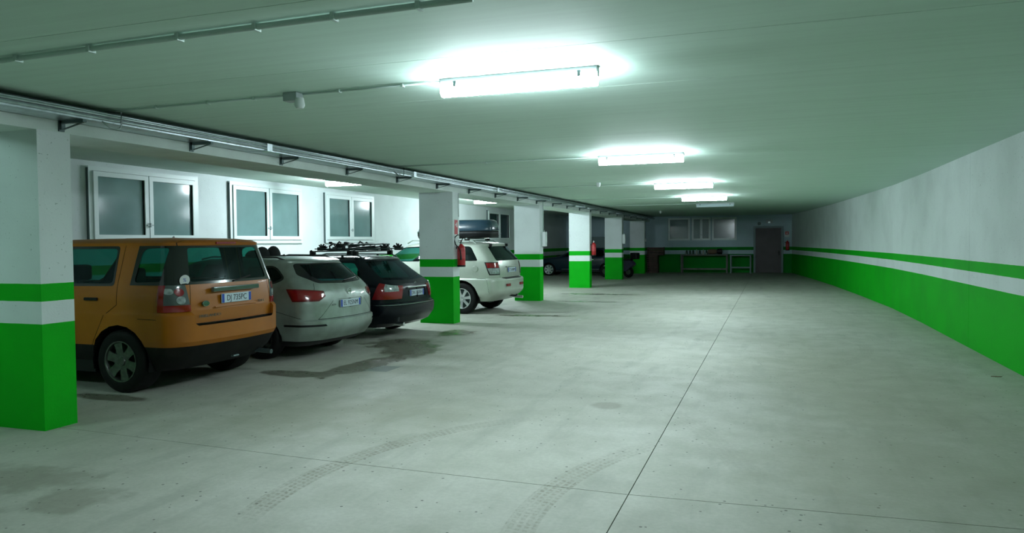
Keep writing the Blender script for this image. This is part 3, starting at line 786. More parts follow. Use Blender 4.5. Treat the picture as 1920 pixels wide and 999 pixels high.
bm = tube(bmesh.new(), [(-.011, .05*cos(a), .03*sin(a)) for a in [2*pi*k/20 for k in range(21)]], .003, 5); link('badge_ring', bm, M['chrome'], o)
text_obj('badge_lettering', 'LAND ROVER', .017, M['chrome'], o, (-.0115, 0, 0), (pi/2, 0, -pi/2), .0004, .8)
text_obj('lettering', 'FREELANDER 2', .045, M['smoke'], fl, (.074, .40, .875), (pi/2, 0, -pi/2), .002, 1.35)
text_obj('lettering', 'TD4 S', .042, M['smoke'], fl, (.069, -.46, .985), (pi/2, 0, -pi/2), .002, 1.1)
stk = link('sticker', lathe(bmesh.new(), [(.062, 0), (.062, -.002), (.001, -.002)], 24, 'x'), M['signw'], fl, loc=(.155, .73, 1.30)); stk.rotation_euler = (0, -.2, -.28)
text_obj('sticker_mark', '%', .06, M['plateblue'], stk, (-.003, 0, 0), (pi/2, 0, -pi/2), .0004)
link('brake_light', B(-.012, .02, -.17, .17, -.014, .014, bev=.004), M['redlens'], fl, loc=(.205, 0, 1.722))
def wiper(parent, p0, p1, r=.008):
    return link('wiper', tube(bmesh.new(), [p0, p1], r, 6), M['blackp'], parent)
wiper(fl, (.088, 0, 1.26), (.135, -.35, 1.31))
for s in (-1, 1):
    for xx in (1.22, 2.12): link('door_handle', B(xx, xx+.20, s*.965-.014, s*.965+.014, 1.065, 1.10, bev=.01), M['blackp'], fl)
    bm = B(2.78, 2.95, s*1.0-.09, s*1.0+.09, 1.18, 1.36, bev=.04); link('door_mirror', bm, M['orange'], fl)
link('tow_eye', tube(bmesh.new(), [(.02, .15, .36), (-.0, .15, .36), (-.0, .06, .36), (.02, .06, .36)], .014, 8), M['darksteel'], fl)
link('exhaust_pipe', tube(bmesh.new(), [(.5, -.6, .33), (.03, -.6, .31)], .03, 12), M['darksteel'], fl)

# ------------------------------------------------------------------ silver estate
LV = [(.20, .35, 4.35, .78, .25, .4, .05, .02), (.28, .16, 4.55, .85, .3, .5, .1, .03), (.42, .03, 4.66, .895, .34, .55, .14, .03), (.50, .0, 4.70, .905, .34, .55, .15, .03), (.58, .005, 4.70, .908, .34, .55, .15, .03), (.60, .045, 4.69, .906, .34, .55, .15, .03),
      (.70, .055, 4.66, .907, .33, .55, .14, .03), (.84, .06, 4.5, .909, .32, .55, .14, .03), (.92, .075, 4.2, .905, .32, .5, .14, .03), (.99, .095, 3.65, .897, .32, .4, .14, .03), (1.06, .135, 3.5, .885, .32, .4, .15, .03), (1.12, .185, 3.36, .865, .32, .35, .16, .03),
      (1.42, .52, 2.72, .715, .30, .3, .16, .03), (1.445, .50, 2.62, .69, .30, .3, .16, .03), (1.47, .55, 2.5, .62, .25, .3, .14, .03), (1.49, .75, 2.3, .48, .2, .3, .08, .03), (1.503, 1.0, 2.1, .3, .15, .2, .04, .02), (1.508, 1.3, 1.9, .1, .1, .1, 0, 0)]
def as_cuts(bm, r):
    gl = cut(bm, rear_planes(rc_([(-.01, 1.10), (.55, 1.12), (.70, 1.24), (.60, 1.405), (-.01, 1.415)], 0, .05, .04, .05, 0), 1.0))
    inner = cut(gl, rear_planes([(-.01, 1.14), (.44, 1.15), (.54, 1.22), (.53, 1.385), (-.01, 1.395)], 1.0))
    single('rear_window_frame', gl, 'blackg', r, .003); single('rear_window', inner, 'glass', r, -.003)
    q = cut(bm, side_planes(rnd([(.62, 1.19), (.78, 1.12), (1.40, 1.10), (1.38, 1.36), (.86, 1.385)], [.08, .05, .03, .03, .12]), .4))
    qi = cut(q, side_planes(rnd([(.67, 1.205), (.79, 1.15), (1.37, 1.13), (1.35, 1.335), (.88, 1.355)], [.06, .04, .03, .03, .08]), .4))
    pair('quarter_window_frame', q, 'blackg', r, .002); pair('quarter_window', qi, 'glassd', r, -.003)
    for nm, poly in (('rear_door_window', [(1.46, 1.095), (2.25, 1.08), (2.2, 1.40), (1.46, 1.385)]), ('front_door_window', [(2.32, 1.075), (3.2, 1.06), (2.72, 1.38), (2.28, 1.40)])):
        pair(nm, cut(bm, side_planes(rnd(poly, .04), .4)), 'glassd', r, -.003)
    ws = cut(bm, dir_planes([(-.01, 1.08), (.68, 1.08), (.55, 1.41), (-.01, 1.41)], (0, 0, 0), (0, 1, 0), [((2.65, 0, 0), (-1, 0, 0))])); single('windscreen', ws, 'glassc', r, -.003)
    # wrap-around tail lamps: tapered towards the middle
    lp = cut(bm, [((0, 0, .865), (-.0, .0, -1)), ((0, .36, .985), (0, -.12, 1)), ((.53, 0, 1.0), (.9, 0, -.6)), ((0, .395, 0), (0, -1, .15)), ((0, .66, .865), (0, -.55, -1))])
    li = cut(lp, [((0, .46, 0), (0, -1, .15)), ((.46, 0, .95), (.9, 0, -.6)), ((0, .36, .965), (0, -.12, 1)), ((0, .66, .89), (0, -.55, -1)), ((0, 0, .885), (0, 0, -1))])
    pair('lamp_frame', lp, 'darkred', r, .008); pair('tail_lamp', li, 'redlens', r, .014)
    strip(bm, r, rline(.40, .86, .68, .60, .006)); strip(bm, r, rline(-.01, .603, .68, .603, .008), both=False); strip(bm, r, rline(.61, 1.13, .70, .99, .005))
    fg = cut(bm, dir_planes([(.58, .50), (.60, .53), (.90, .53), (.90, .50)], (0, 0, 0), (0, 1, 0), [((.6, 0, 0), (1, 0, 0))])); pair('fog_slot', fg, 'blackp', r, -.012)
    rc = cut(bm, rear_planes(rc_([(-.01, .735), (.30, .745), (.33, .875), (-.01, .875)], 0, .02, .02, 0), .5)); single('plate_recess', rc, 'silver', r, -.014)
    pair('lower_lip', cut(bm, [((0, 0, .285), (0, 0, 1))]), 'blackp', r, 0)
    strip(bm, r, vline(.32, .62, .75, .72, .006)); strip(bm, r, vline(1.42, 1.4, 1.5, .60)); strip(bm, r, vline(2.3, 1.38, 2.33, .35))
    strip(bm, r, [((.72, .0, 1.47), (0, 0, -1)), ((0, .60, 0), (0, -1, 0)), ((0, .608, 0), (0, 1, 0))])
ast = car('silver_car', 'dirty silver estate car between the orange off-roader and the black estate', -6.02, 9.93, -3.0, LV, 'silver',
          dict(L=4.70, hw=.905, axles=(1.05, 3.735), wr=.325, ar=.375, rim=.215, spokes=7, rimmat='alloy', seats=(2.4, 1.55), belt=1.06, cuts=[as_cuts], sh=1.05, liner=.7, sw=.28))
number_plate(ast, .062, .805, 'EL 925NM', 0)
bdg = link('badge', tube(bmesh.new(), [(0, .048*cos(a), .048*sin(a)) for a in [2*pi*k/24 for k in range(25)]], .006, 6), M['chrome'], ast, loc=(.082, 0, .975))
link('badge_bolt', prism(bmesh.new(), [(-.055, .008), (.01, -.002), (.006, .012), (.055, -.008), (-.01, .002), (-.006, -.012)], lambda u, v, w_: (-w_, u, v), .006), M['chrome'], bdg)
text_obj('lettering', 'ASTRA', .035, M['smoke'], ast, (.062, .42, .80), (pi/2, 0, -pi/2), .001)
wiper(ast, (.18, 0, 1.14), (.24, -.38, 1.17))
link('parcel_shelf', B(.50, 1.2, -.62, .62, 1.10, 1.12), M['pvcw'], ast)['label'] = 'pale parcel shelf'
for s in (-1, 1):
    link('roof_rail', tube(bmesh.new(), [(.80, s*.60, 1.46), (.95, s*.60, 1.50), (2.2, s*.60, 1.51), (2.4, s*.60, 1.47)], .012, 6), M['blackp'], ast)
    link('door_mirror', B(3.0, 3.15, s*.99-.08, s*.99+.08, 1.02, 1.16, bev=.03), M['silver'], ast)
    link('door_handle', B(1.65, 1.85, s*.90-.012, s*.90+.012, .92, .95, bev=.008), M['silver'], ast)

# ------------------------------------------------------------------ black estate
LV = [(.20, .35, 4.5, .78, .25, .4, .05, .02), (.28, .14, 4.7, .86, .3, .5, .1, .03), (.42, .02, 4.82, .90, .33, .55, .13, .03), (.50, .0, 4.85, .91, .33, .55, .14, .03), (.60, .0, 4.85, .912, .33, .55, .14, .03), (.63, .03, 4.83, .91, .33, .55, .14, .03), (.65, .07, 4.8, .908, .32, .55, .14, .03),
      (.80, .085, 4.7, .91, .30, .55, .14, .03), (.90, .10, 4.3, .90, .28, .5, .14, .03), (.97, .13, 3.7, .885, .28, .4, .14, .03), (1.02, .20, 3.55, .87, .27, .4, .14, .03),
      (1.38, .66, 2.85, .70, .26, .3, .14, .03), (1.41, .66, 2.75, .67, .26, .3, .14, .03), (1.44, .74, 2.6, .6, .22, .3, .12, .03), (1.46, .95, 2.4, .46, .2, .3, .07, .03), (1.475, 1.2, 2.2, .28, .15, .2, .04, .02), (1.48, 1.5, 1.9, .1, .1, .1, 0, 0)]
def me_cuts(bm, r):
    gl = cut(bm, rear_planes(rc_([(-.01, 1.03), (.72, 1.05), (.62, 1.37), (-.01, 1.385)], 0, .08, .05, 0), 1.2)); single('rear_window', gl, 'glassd', r, -.003)
    q = cut(bm, side_planes(rnd([(.70, 1.04), (1.55, 1.00), (1.55, 1.36), (.98, 1.36)], [.06, .03, .03, .08]), .4)); pair('quarter_window', q, 'glass', r, -.003)
    for nm, poly in (('rear_door_window', [(1.60, 1.0), (2.4, .98), (2.35, 1.375), (1.60, 1.36)]), ('front_door_window', [(2.45, .98), (3.4, .965), (2.85, 1.35), (2.42, 1.375)])):
        pair(nm, cut(bm, side_planes(rnd(poly, .04), .4)), 'glass', r, -.003)
    ws = cut(bm, dir_planes([(-.01, .99), (.66, .99), (.53, 1.37), (-.01, 1.37)], (0, 0, 0), (0, 1, 0), [((2.75, 0, 0), (-1, 0, 0))])); single('windscreen', ws, 'glassc', r, -.003)
    lp = cut(bm, [((0, 0, .71), (0, 0, -1)), ((0, 0, .90), (-.25, 0, 1)), ((.46, 0, .8), (1, 0, .4)), ((0, .50, .75), (0, -1, -.35))])
    up_ = cut(lp, [((0, 0, .845), (0, 0, -1)), ((.30, 0, 0), (1, 0, 0)), ((0, .56, .8), (0, -1, 0)), ((0, .82, .8), (0, 1, 0))]); pair('tail_lamp', lp, 'redlens', r, .008); pair('indicator_lens', up_, 'clearlens', r, .008)
    strip(bm, r, rline(.48, .72, .62, .655, .006)); strip(bm, r, rline(-.01, .655, .62, .655, .008), both=False)
    rc = cut(bm, rear_planes(rc_([(-.01, .715), (.32, .725), (.34, .875), (-.01, .885)], 0, .02, .02, 0), .5)); single('plate_recess', rc, 'navy', r, -.014)
    strip(bm, r, [((0, 0, .615), (0, 0, 1)), ((0, 0, .607), (0, 0, -1)), ((1.0, 0, 0), (1, 0, 0))], 'bumper_strip', 'chrome', .003)
me_ = car('black_car', 'black estate car with roof bars, parked beside the second column', -6.08, 12.38, -2.5, LV, 'navy',
          dict(L=4.85, hw=.91, axles=(1.10, 3.95), wr=.325, ar=.37, rim=.215, spokes=5, rimmat='alloy', seats=(2.5, 1.65), belt=.98, cuts=[me_cuts], sh=1.0, liner=.65))
number_plate(me_, .10, .795, 'DN 160RH', 0)
link('boot_handle', B(-.012, .02, -.34, .34, -.008, .012, bev=.005), M['chrome'], me_, loc=(.095, 0, .90))
bdg = link('badge', tube(bmesh.new(), [(0, .036*cos(a), .036*sin(a)) for a in [2*pi*k/24 for k in range(25)]], .004, 6), M['chrome'], me_, loc=(.13, 0, .95))
bm = bmesh.new()
for k in range(3):
    a = pi/2+2*pi*k/3; tube(bm, [(0, 0, 0), (0, .036*cos(a), .036*sin(a))], [.005, .002], 5)
link('badge_star', bm, M['chrome'], bdg)
wiper(me_, (.26, 0, 1.05), (.32, -.4, 1.09))
link('exhaust_pipe', tube(bmesh.new(), [(.4, .55, .27), (.06, .55, .26)], .035, 12), M['chrome'], me_)
for s in (-1, 1):
    link('roof_rail', tube(bmesh.new(), [(.86, s*.60, 1.43), (.98, s*.60, 1.485), (2.5, s*.59, 1.50), (2.7, s*.58, 1.45)], .013, 6), M['darksteel'], me_)
    for xx in (1.3, 2.0): link('rail_foot', B(xx-.02, xx+.02, s*.60-.012, s*.60+.012, 1.42, 1.49), M['blackp'], me_)
    link('door_mirror', B(3.1, 3.25, s*.99-.08, s*.99+.08, .98, 1.12, bev=.03), M['navy'], me_)
    link('door_handle', B(1.75, 1.95, s*.90-.012, s*.90+.012, .86, .89, bev=.008), M['chrome'], me_)
# roof bars and two cycle carriers
def local(root, p):
    a = root.rotation_euler.z; c, s_ = cos(a), sin(a); return (root.location.x+p[0]*c-p[1]*s_, root.location.y+p[0]*s_+p[1]*c, p[2])
rb = thing('roof_rack', 'pair of black roof bars clamped across the black estate', 'roof rack', local(me_, (0, 0, 0)), me_.rotation_euler.z)
for xx in (1.02, 1.95):
    link('cross_bar', B(xx-.022, xx+.022, -.64, .64, 1.545, 1.57, bev=.006), M['blackp'], rb)
    for s in (-1, 1):
        link('bar_foot', B(xx-.05, xx+.05, s*.60-.035, s*.60+.035, 1.475, 1.56, bev=.012), M['blackp'], rb)
        link('end_knob', lathe(bmesh.new(), [(.02, .62*s), (.032, .645*s), (.02, .67*s)], 10, 'y', (xx, 0, 1.555)), M['blackp'], rb)
def carrier(label, y, flip):
    o = thing('cycle_carrier', label, 'cycle carrier', local(me_, (.42, y, 1.572)), me_.rotation_euler.z, 'cycle carriers on the black estate')
    L = 1.62
    for dy in (-.055, .055): link('tray_rail', tube(bmesh.new(), [(.0, dy, .03), (L, dy, .03)], .011, 6), M['darksteel'], o)
    link('tray_base', B(.55, L-.05, -.05, .05, .0, .02), M['blackp'], o)
    link('frame_arm', tube(bmesh.new(), [(1.15, 0, .03), (1.0, .02, .10), (.48, .03, .115), (.30, .03, .11)], .013, 8), M['darksteel'], o)
    link('lower_arm', tube(bmesh.new(), [(.95, -.03, .03), (.42, -.04, .075), (.36, -.04, .08)], .016, 8), M['blackp'], o)
    link('frame_clamp', B(1.0, 1.14, -.05, .05, .055, .13, bev=.02), M['blackp'], o)
    link('clamp_knob', lathe(bmesh.new(), [(.02, .0), (.035, .01), (.035, .035), (.02, .045)], 8, 'z', (1.28, .03, .12)), M['blackp'], o)
    for cx in (.12, 1.50):
        bm = bmesh.new(); 
        for k in range(5):
            a = -.5+k*.45; tube(bm, [(cx, 0, .045), (cx+.10*sin(a)*(1 if cx < 1 else -1)*1.3, .02*(k % 2), .045+.11*abs(cos(a))*(.6+.1*(k % 3)))], [.022, .013], 6)
        box(bm, cx-.07, cx+.07, -.06, .06, .0, .065, bev=.015); link('wheel_holder', bm, M['blackp'], o)
    for k in range(4):
        cx = .80+.14*k; bm = bmesh.new(); tube(bm, [(cx, -.07, .02), (cx-.03, -.06, .09+.02*(k % 2)), (cx+.03, .0, .125+.02*((k+flip) % 3)), (cx+.06, .07, .08), (cx+.04, .08, .02)], .017, 7)
        link('strap', bm, M['blackp'], o)
    return o
carrier('black cycle carrier on the roof bars, nearer of the two on the black estate', .36, 0)
carrier('black cycle carrier on the roof bars, farther of the two on the black estate', -.12, 1)
# soft bag with two humps on the silver roof
bm = bmesh.new()
for (cx, cy, rx, rz) in ((.10, .0, .13, .155), (.02, -.17, .12, .165), (.22, .05, .16, .10)):
    r = bmesh.ops.create_uvsphere(bm, u_segments=16, v_segments=10, radius=1)
    for v in r['verts']:
        v.co = Vector((cx+v.co.x*rx, cy+v.co.y*.11, max(v.co.z, -.02)*rz+.003))
o = link('roof_bag', bm, M['seat'], smooth=60, loc=local(ast, (1.55, .10, 1.505)), rotz=ast.rotation_euler.z)
tag(o, 'dark soft bag with two humps lying on the silver estate roof', 'bag')

# ------------------------------------------------------------------ beige off-roader
LV = [(.30, .30, 4.45, .80, .25, .4, .05, .02), (.42, .10, 4.65, .90, .28, .4, .08, .02), (.50, .02, 4.72, .935, .28, .45, .10, .02), (.56, .0, 4.74, .945, .28, .45, .10, .02), (.80, .0, 4.74, .948, .28, .45, .10, .02), (.835, .02, 4.72, .94, .28, .45, .10, .02),
      (.85, .10, 4.68, .93, .24, .45, .08, .02), (1.0, .10, 4.6, .935, .22, .45, .08, .02), (1.10, .11, 4.2, .93, .22, .4, .08, .02), (1.16, .12, 3.5, .92, .22, .3, .08, .02), (1.27, .15, 3.3, .905, .22, .3, .08, .025),
      (1.62, .43, 2.75, .76, .2, .25, .08, .03), (1.65, .42, 2.68, .74, .2, .25, .08, .03), (1.68, .47, 2.55, .68, .2, .22, .08, .03), (1.70, .62, 2.4, .56, .2, .2, .05, .03), (1.712, .9, 2.1, .35, .15, .2, .03, .03), (1.716, 1.2, 1.9, .12, .1, .1, 0, 0)]
def je_cuts(bm, r):
    gl = cut(bm, rear_planes(rc_([(-.01, 1.265), (.71, 1.265), (.60, 1.60), (-.01, 1.61)], 0, .04, .04, 0), .8)); single('rear_window', gl, 'glassd', r, -.003)
    pair('quarter_window', cut(bm, side_planes(rnd([(.60, 1.27), (1.30, 1.26), (1.30, 1.61), (.84, 1.61)], [.04, .03, .03, .07]), .4)), 'glassd', r, -.003)
    for nm, poly, g in (('rear_door_window', [(1.36, 1.26), (2.05, 1.25), (2.02, 1.62), (1.36, 1.61)], 'glassd'), ('front_door_window', [(2.14, 1.25), (3.15, 1.24), (2.72, 1.59), (2.10, 1.62)], 'glassc')):
        pair(nm, cut(bm, side_planes(rnd(poly, .04), .4)), g, r, -.003)
    ws = cut(bm, dir_planes([(-.01, 1.22), (.74, 1.22), (.62, 1.60), (-.01, 1.60)], (0, 0, 0), (0, 1, 0), [((2.66, 0, 0), (-1, 0, 0))])); single('windscreen', ws, 'glassc', r, -.003)
    lp = cut(bm, [((0, 0, .93), (0, 0, -1)), ((0, 0, 1.235), (0, 0, 1)), ((.30, 0, .93), (1, 0, -.42)), ((0, .655, 1.0), (0, -1, 0))])
    a = cut(lp, [((0, 0, 1.10), (0, 0, -1)), ((0, 0, 1.215), (0, 0, 1)), ((.27, 0, .93), (1, 0, -.42)), ((0, .68, 0), (0, -1, 0))])
    b = cut(lp, [((0, 0, .955), (0, 0, -1)), ((0, 0, 1.09), (0, 0, 1)), ((.27, 0, .93), (1, 0, -.42)), ((0, .68, 0), (0, -1, 0))])
    pair('lamp_frame', lp, 'blackp', r, .006); pair('tail_lamp', a, 'redlens', r, .010); pair('reversing_lens', b, 'clearlens', r, .010)
    st_ = cut(bm, rear_planes([(-.01, .825), (.50, .825), (.55, .862), (-.01, .862)], .5)); single('bumper_step', st_, 'blackp', r, .004)
    strip(bm, r, rline(.64, .87, .65, 1.26)); strip(bm, r, vline(1.33, 1.6, 1.33, .95)); strip(bm, r, vline(2.08, 1.6, 2.10, .5)); strip(bm, r, vline(1.36, .92, 1.55, .5)); strip(bm, r, vline(.38, .84, .62, .85, .008)); strip(bm, r, vline(.36, .82, .30, .5, .006))
je = car('beige_car', 'pale beige off-road car with a roof box, parked behind the second column', -5.91, 17.2, -2.5, LV, 'beige',
         dict(L=4.74, hw=.94, axles=(1.02, 3.80), wr=.37, ar=.44, rim=.24, spokes=7, rimmat='alloyb', seats=(2.5, 1.6), belt=1.24, cuts=[je_cuts], sh=1.2, sw=.26, wy=.02))
number_plate(je, .092, 1.035, 'CY 604BM', 0)
link('boot_handle', B(-.012, .02, -.33, .33, -.012, .012, bev=.005), M['beige'], je, loc=(.098, 0, 1.115))
for s in (-1, 1):
    link('reflector', B(-.008, .02, s*.42-.11, s*.42+.11, .655, .715, bev=.004), M['redlens'], je)
    link('roof_rail', tube(bmesh.new(), [(.75, s*.62, 1.68), (.85, s*.62, 1.745), (2.5, s*.60, 1.755), (2.65, s*.58, 1.69)], .017, 6), M['chrome'], je)
    link('window_hinge', B(.40, .47, s*.50-.02, s*.50+.02, 1.60, 1.67, bev=.006), M['blackp'], je)
    link('door_mirror', B(2.95, 3.10, s*1.02-.1, s*1.02+.1, 1.22, 1.40, bev=.03), M['beige'], je)
    link('door_handle', B(1.50, 1.68, s*.93-.014, s*.93+.014, 1.08, 1.11, bev=.008), M['beige'], je)
link('fuel_cap', lathe(bmesh.new(), [(.075, .925), (.075, .936), (.06, .94), (.001, .94)], 20, 'y', (.66, 0, 1.08)), M['beige'], je)
link('exhaust_pipe', tube(bmesh.new(), [(.5, -.55, .36), (.02, -.55, .33)], .035, 12), M['chrome'], je)
link('tow_hook', tube(bmesh.new(), [(.3, 0, .40), (.0, 0, .40), (-.05, 0, .43)], .02, 8), M['blackp'], je)
wiper(je, (.18, 0, 1.28), (.24, -.35, 1.33))
# its roof bars and box
rb = thing('roof_rack', 'pair of grey roof bars under the blue roof box', 'roof rack', local(je, (0, 0, 0)), je.rotation_euler.z)
for xx in (1.0, 1.9):
    link('cross_bar', B(xx-.025, xx+.025, -.66, .66, 1.78, 1.81, bev=.006), M['chrome'], rb)
    for s in (-1, 1): link('bar_foot', B(xx-.06, xx+.06, s*.615-.035, s*.615+.035, 1.75, 1.80, bev=.01), M['blackp'], rb)
rbx = thing('roof_box', 'dark blue glossy roof box on the beige off-roader', 'roof box', local(je, (.50, 0, 1.812)), je.rotation_euler.z)
def box_loft(zs, scale):
    bm = bmesh.new(); rings = []
    for z, k in zs:
        ring = []
        for i in range(40):
            a = 2*pi*i/40; cx, cy = cos(a), sin(a); e = .42
            X = abs(cx)**e*(1 if cx > 0 else -1); Y = abs(cy)**e*(1 if cy > 0 else -1)
            u = (X+1)/2; drop = .16*max(0, (u-.6)/.4)**2; xx = 1.06+X*1.05*(1-(1-k)*.35); yy = Y*.40*k*(1-.25*max(0, (u-.7)/.3)**2)
            ring.append(bm.verts.new((xx, yy, z-(drop if z > .2 else drop*.2))))
        rings.append(ring)
    for a, b in zip(rings, rings[1:]):
        for i in range(40): bm.faces.new((a[i], a[(i+1) % 40], b[(i+1) % 40], b[i]))
    bm.faces.new(rings[0][::-1]); bm.faces.new(rings[-1]); return bm
link('box_base', box_loft([(0, .80), (.03, .93), (.10, 1.0), (.17, 1.0)], 1), M['blackp'], rbx, smooth=40)
link('box_lid', box_loft([(.172, 1.015), (.20, 1.02), (.27, 1.0), (.37, .93), (.425, .85), (.445, .72)], 1), M['boxblue'], rbx, smooth=40)
link('box_lock', B(.0, .012, -.05, .05, .22, .26), M['chrome'], rbx)

# ------------------------------------------------------------------ dark blue car at the far bay
LV = [(.20, .35, 4.2, .74, .2, .4, .05, .02), (.30, .08, 4.45, .82, .25, .45, .1, .03), (.50, .0, 4.55, .85, .28, .5, .12, .03), (.75, .03, 4.53, .855, .28, .5, .12, .03), (.86, .07, 4.3, .85, .26, .45, .12, .03), (.93, .15, 3.5, .83, .25, .35, .12, .03), (.97, .28, 3.25, .81, .25, .35, .12, .03),
      (1.32, .62, 2.5, .64, .24, .3, .12, .03), (1.36, .72, 2.35, .55, .2, .3, .1, .03), (1.385, .95, 2.15, .38, .2, .2, .05, .02), (1.395, 1.2, 1.9, .1, .1, .1, 0, 0)]
def bl_cuts(bm, r):
    single('rear_window', cut(bm, rear_planes([(-.01, 1.0), (.60, 1.0), (.52, 1.29), (-.01, 1.29)], 1)), 'glassd', r, -.003)
    pair('rear_door_window', cut(bm, side_planes(rnd([(.65, .97), (1.75, .96), (1.72, 1.29), (.95, 1.29)], .04), .4)), 'glassd', r, -.003)
    pair('front_door_window', cut(bm, side_planes(rnd([(1.82, .96), (2.95, .95), (2.45, 1.28), (1.78, 1.29)], .04), .4)), 'glassd', r, -.003)
    single('windscreen', cut(bm, dir_planes([(-.01, .98), (.64, .98), (.50, 1.3), (-.01, 1.3)], (0, 0, 0), (0, 1, 0), [((2.4, 0, 0), (-1, 0, 0))])), 'glassd', r, -.003)
    pair('tail_lamp', cut(bm, [((0, 0, .70), (0, 0, -1)), ((0, 0, .84), (0, 0, 1)), ((.25, 0, 0), (1, 0, 0)), ((0, .5, 0), (0, -1, 0))]), 'darkred', r, .006)
    strip(bm, r, vline(1.05, .33, 3.0, .33, .02), 'sill_strip', 'chrome', .003); strip(bm, r, vline(1.78, .95, 1.80, .35))
bl = car('dark_blue_car', 'dark blue hatchback with pale rim in the shade behind the fourth column', -6.95, 36.9, 0, LV, 'blue',
         dict(L=4.55, hw=.85, axles=(.72, 3.66), wr=.31, ar=.35, rim=.23, spokes=7, rimmat='alloyb', seats=(2.1, 1.3), belt=.96, cuts=[bl_cuts], sh=.98, liner=.7, dz=.08))
link('door_handle', B(1.35, 1.5, .845, .87, .80, .825), M['chrome'], bl)

# ================================================================== FIRE EXTINGUISHERS, BOXES, SIGNS
def extinguisher(label, loc, s=1.0, hose=True):
    o = thing('fire_extinguisher', label, 'extinguisher', loc); o.scale = (s*1.2, s*1.2, s)
    link('cylinder', lathe(bmesh.new(), [(.001, .0), (.07, .0), (.078, .02), (.078, .40), (.070, .45), (.04, .485), (.028, .50), (.028, .52)], 24), M['red'], o, smooth=40)
    link('foot_ring', lathe(bmesh.new(), [(.079, -.01), (.080, .03), (.076, .03)], 24, close=True), M['blackp'], o)
    link('valve', lathe(bmesh.new(), [(.03, .515), (.03, .545), (.018, .56), (.018, .585)], 12), M['chrome'], o)
    bm = bmesh.new(); box(bm, -.015, .015, -.11, .03, .585, .60); box(bm, -.012, .012, -.12, .0, .555, .567); link('lever', bm, M['blackp'], o)
    link('label_band', lathe(bmesh.new(), [(.0787, .18), (.0787, .34)], 24, close=True), M['signr'], o)
    if hose:
        pts = [(.0, -.03, .56)]
        for k in range(13):
            a = pi*.5-k*.27*1.0; pts.append((.02, -.14-.115*cos(a+pi/2)*0-.11*sin(k*.24), .56+.10*sin(k*.24*2)*.9-.05*(k/12)))
        pts = [(.02, -.05, .57), (.06, -.06, .64), (.03, -.07, .71), (-.04, -.075, .72), (-.09, -.08, .67), (-.10, -.085, .58), (-.075, -.09, .50), (-.02, -.095, .44), (.02, -.095, .36), (.03, -.09, .26)]
        link('hose', tube(bmesh.new(), pts, .011, 7), M['blackp'], o, smooth=True)
        link('nozzle', tube(bmesh.new(), [(.03, -.09, .26), (.03, -.088, .15)], [.012, .02], 8), M['blackp'], o)
    link('wall_hook', B(-.11, -.07, -.02, .02, .40, .46), M['darksteel'], o)
    return o
extinguisher('red fire extinguisher with black hose on the second column', (XC+.115, 14.5, 1.20), .92)
extinguisher('red fire extinguisher on the fourth column by its green stripe', (XC+.115, 26.88, 1.18), .95, False)
extinguisher('dark red extinguisher hanging beside the far door', (.76, YF-.11, 1.17), .95, False)
def sign(label, loc, w_, h_, face, kind):
    """face 'x' looks towards +X, face 'y' towards the camera (-Y)"""
    o = thing('safety_sign', label, 'sign', loc)
    if face == 'x': o.rotation_euler = (0, 0, 0)
    else: o.rotation_euler = (0, 0, -pi/2)
    link('sign_board', B(0, .004, -w_/2, w_/2, -h_/2, h_/2), M['signw'], o)
    link('red_field', B(.004, .0055, -w_*.42, w_*.42, -.02 if kind else -h_*.4, h_*.44), M['signr'], o)
    link('pictogram', lathe(bmesh.new(), [(w_*.11, .0056), (w_*.11, .007)], 12, 'x', (0, -.02, h_*.16)), M['signw'], o)
    link('pictogram', B(.0056, .007, w_*.10, w_*.25, h_*.02, h_*.30), M['signw'], o)
    return o
sign('small red and white extinguisher sign on the second column', (XC+.006, 14.48, 2.02), .20, .36, 'x', 0)
sign('dim extinguisher sign on the far wall above the extinguisher', (.74, YF-.004, 2.0), .22, .3, 'y', 1)
def wallbox(label, loc, sz, mt='pvcw'):
    o = thing('switch_box', label, 'switch box', loc)
    link('box_body', B(0, sz[0], -sz[1]/2, sz[1]/2, -sz[2]/2, sz[2]/2, bev=.012), M[mt], o)
    link('box_cover', B(sz[0], sz[0]+.008, -sz[1]*.36, sz[1]*.36, -sz[2]*.3, sz[2]*.4), M['pvcw'], o)
    link('gland', tube(bmesh.new(), [(sz[0]*.5, 0, sz[2]/2), (sz[0]*.5, 0, sz[2]/2+.05)], .014, 8), M['pvc'], o); return o
wallbox('white rounded switch box on the corridor face of the third column', (XC+.003, 20.72, 1.78), (.13, .2, .42))
wallbox('narrow white box on the corridor face of the fifth column', (XC+.003, 33.12, 1.80), (.12, .18, .42))
wallbox('small pale switch beside the crates on the last column', (XC+.003, 39.4, 1.75), (.05, .1, .14))
conduit('vertical grey conduit down the corner of the third column', [(XC+.02, 20.8, 2.85), (XC+.02, 20.8, 2.04)], .012, (), 'pvc')
conduit('vertical grey conduit down the corner of the second column', [(XC+.016, 14.62, 2.75), (XC+.016, 14.62, 2.25)], .009, (), 'pvcw')
# emergency light over the door, door closer, small fittings
o = thing('emergency_light', 'small emergency light above the far door', 'light fitting', (-.13, YF, 2.68))
link('fitting_body', B(-.16, .16, -.06, 0, -.10, .08, bev=.01), M['greyp'], o); link('fitting_lens', B(-.05, .05, -.068, -.06, -.09, -.02), M['clearlens'], o)
o = thing('wall_bell', 'small dark alarm sounder left above the far door', 'alarm', (-.62, YF, 2.56))
link('sounder_body', lathe(bmesh.new(), [(.08, 0), (.08, -.04), (.05, -.07), (.001, -.07)], 16, 'y'), M['darksteel'], o); link('sounder_base', B(-.09, .09, -.015, 0, -.09, .09), M['greyp'], o)

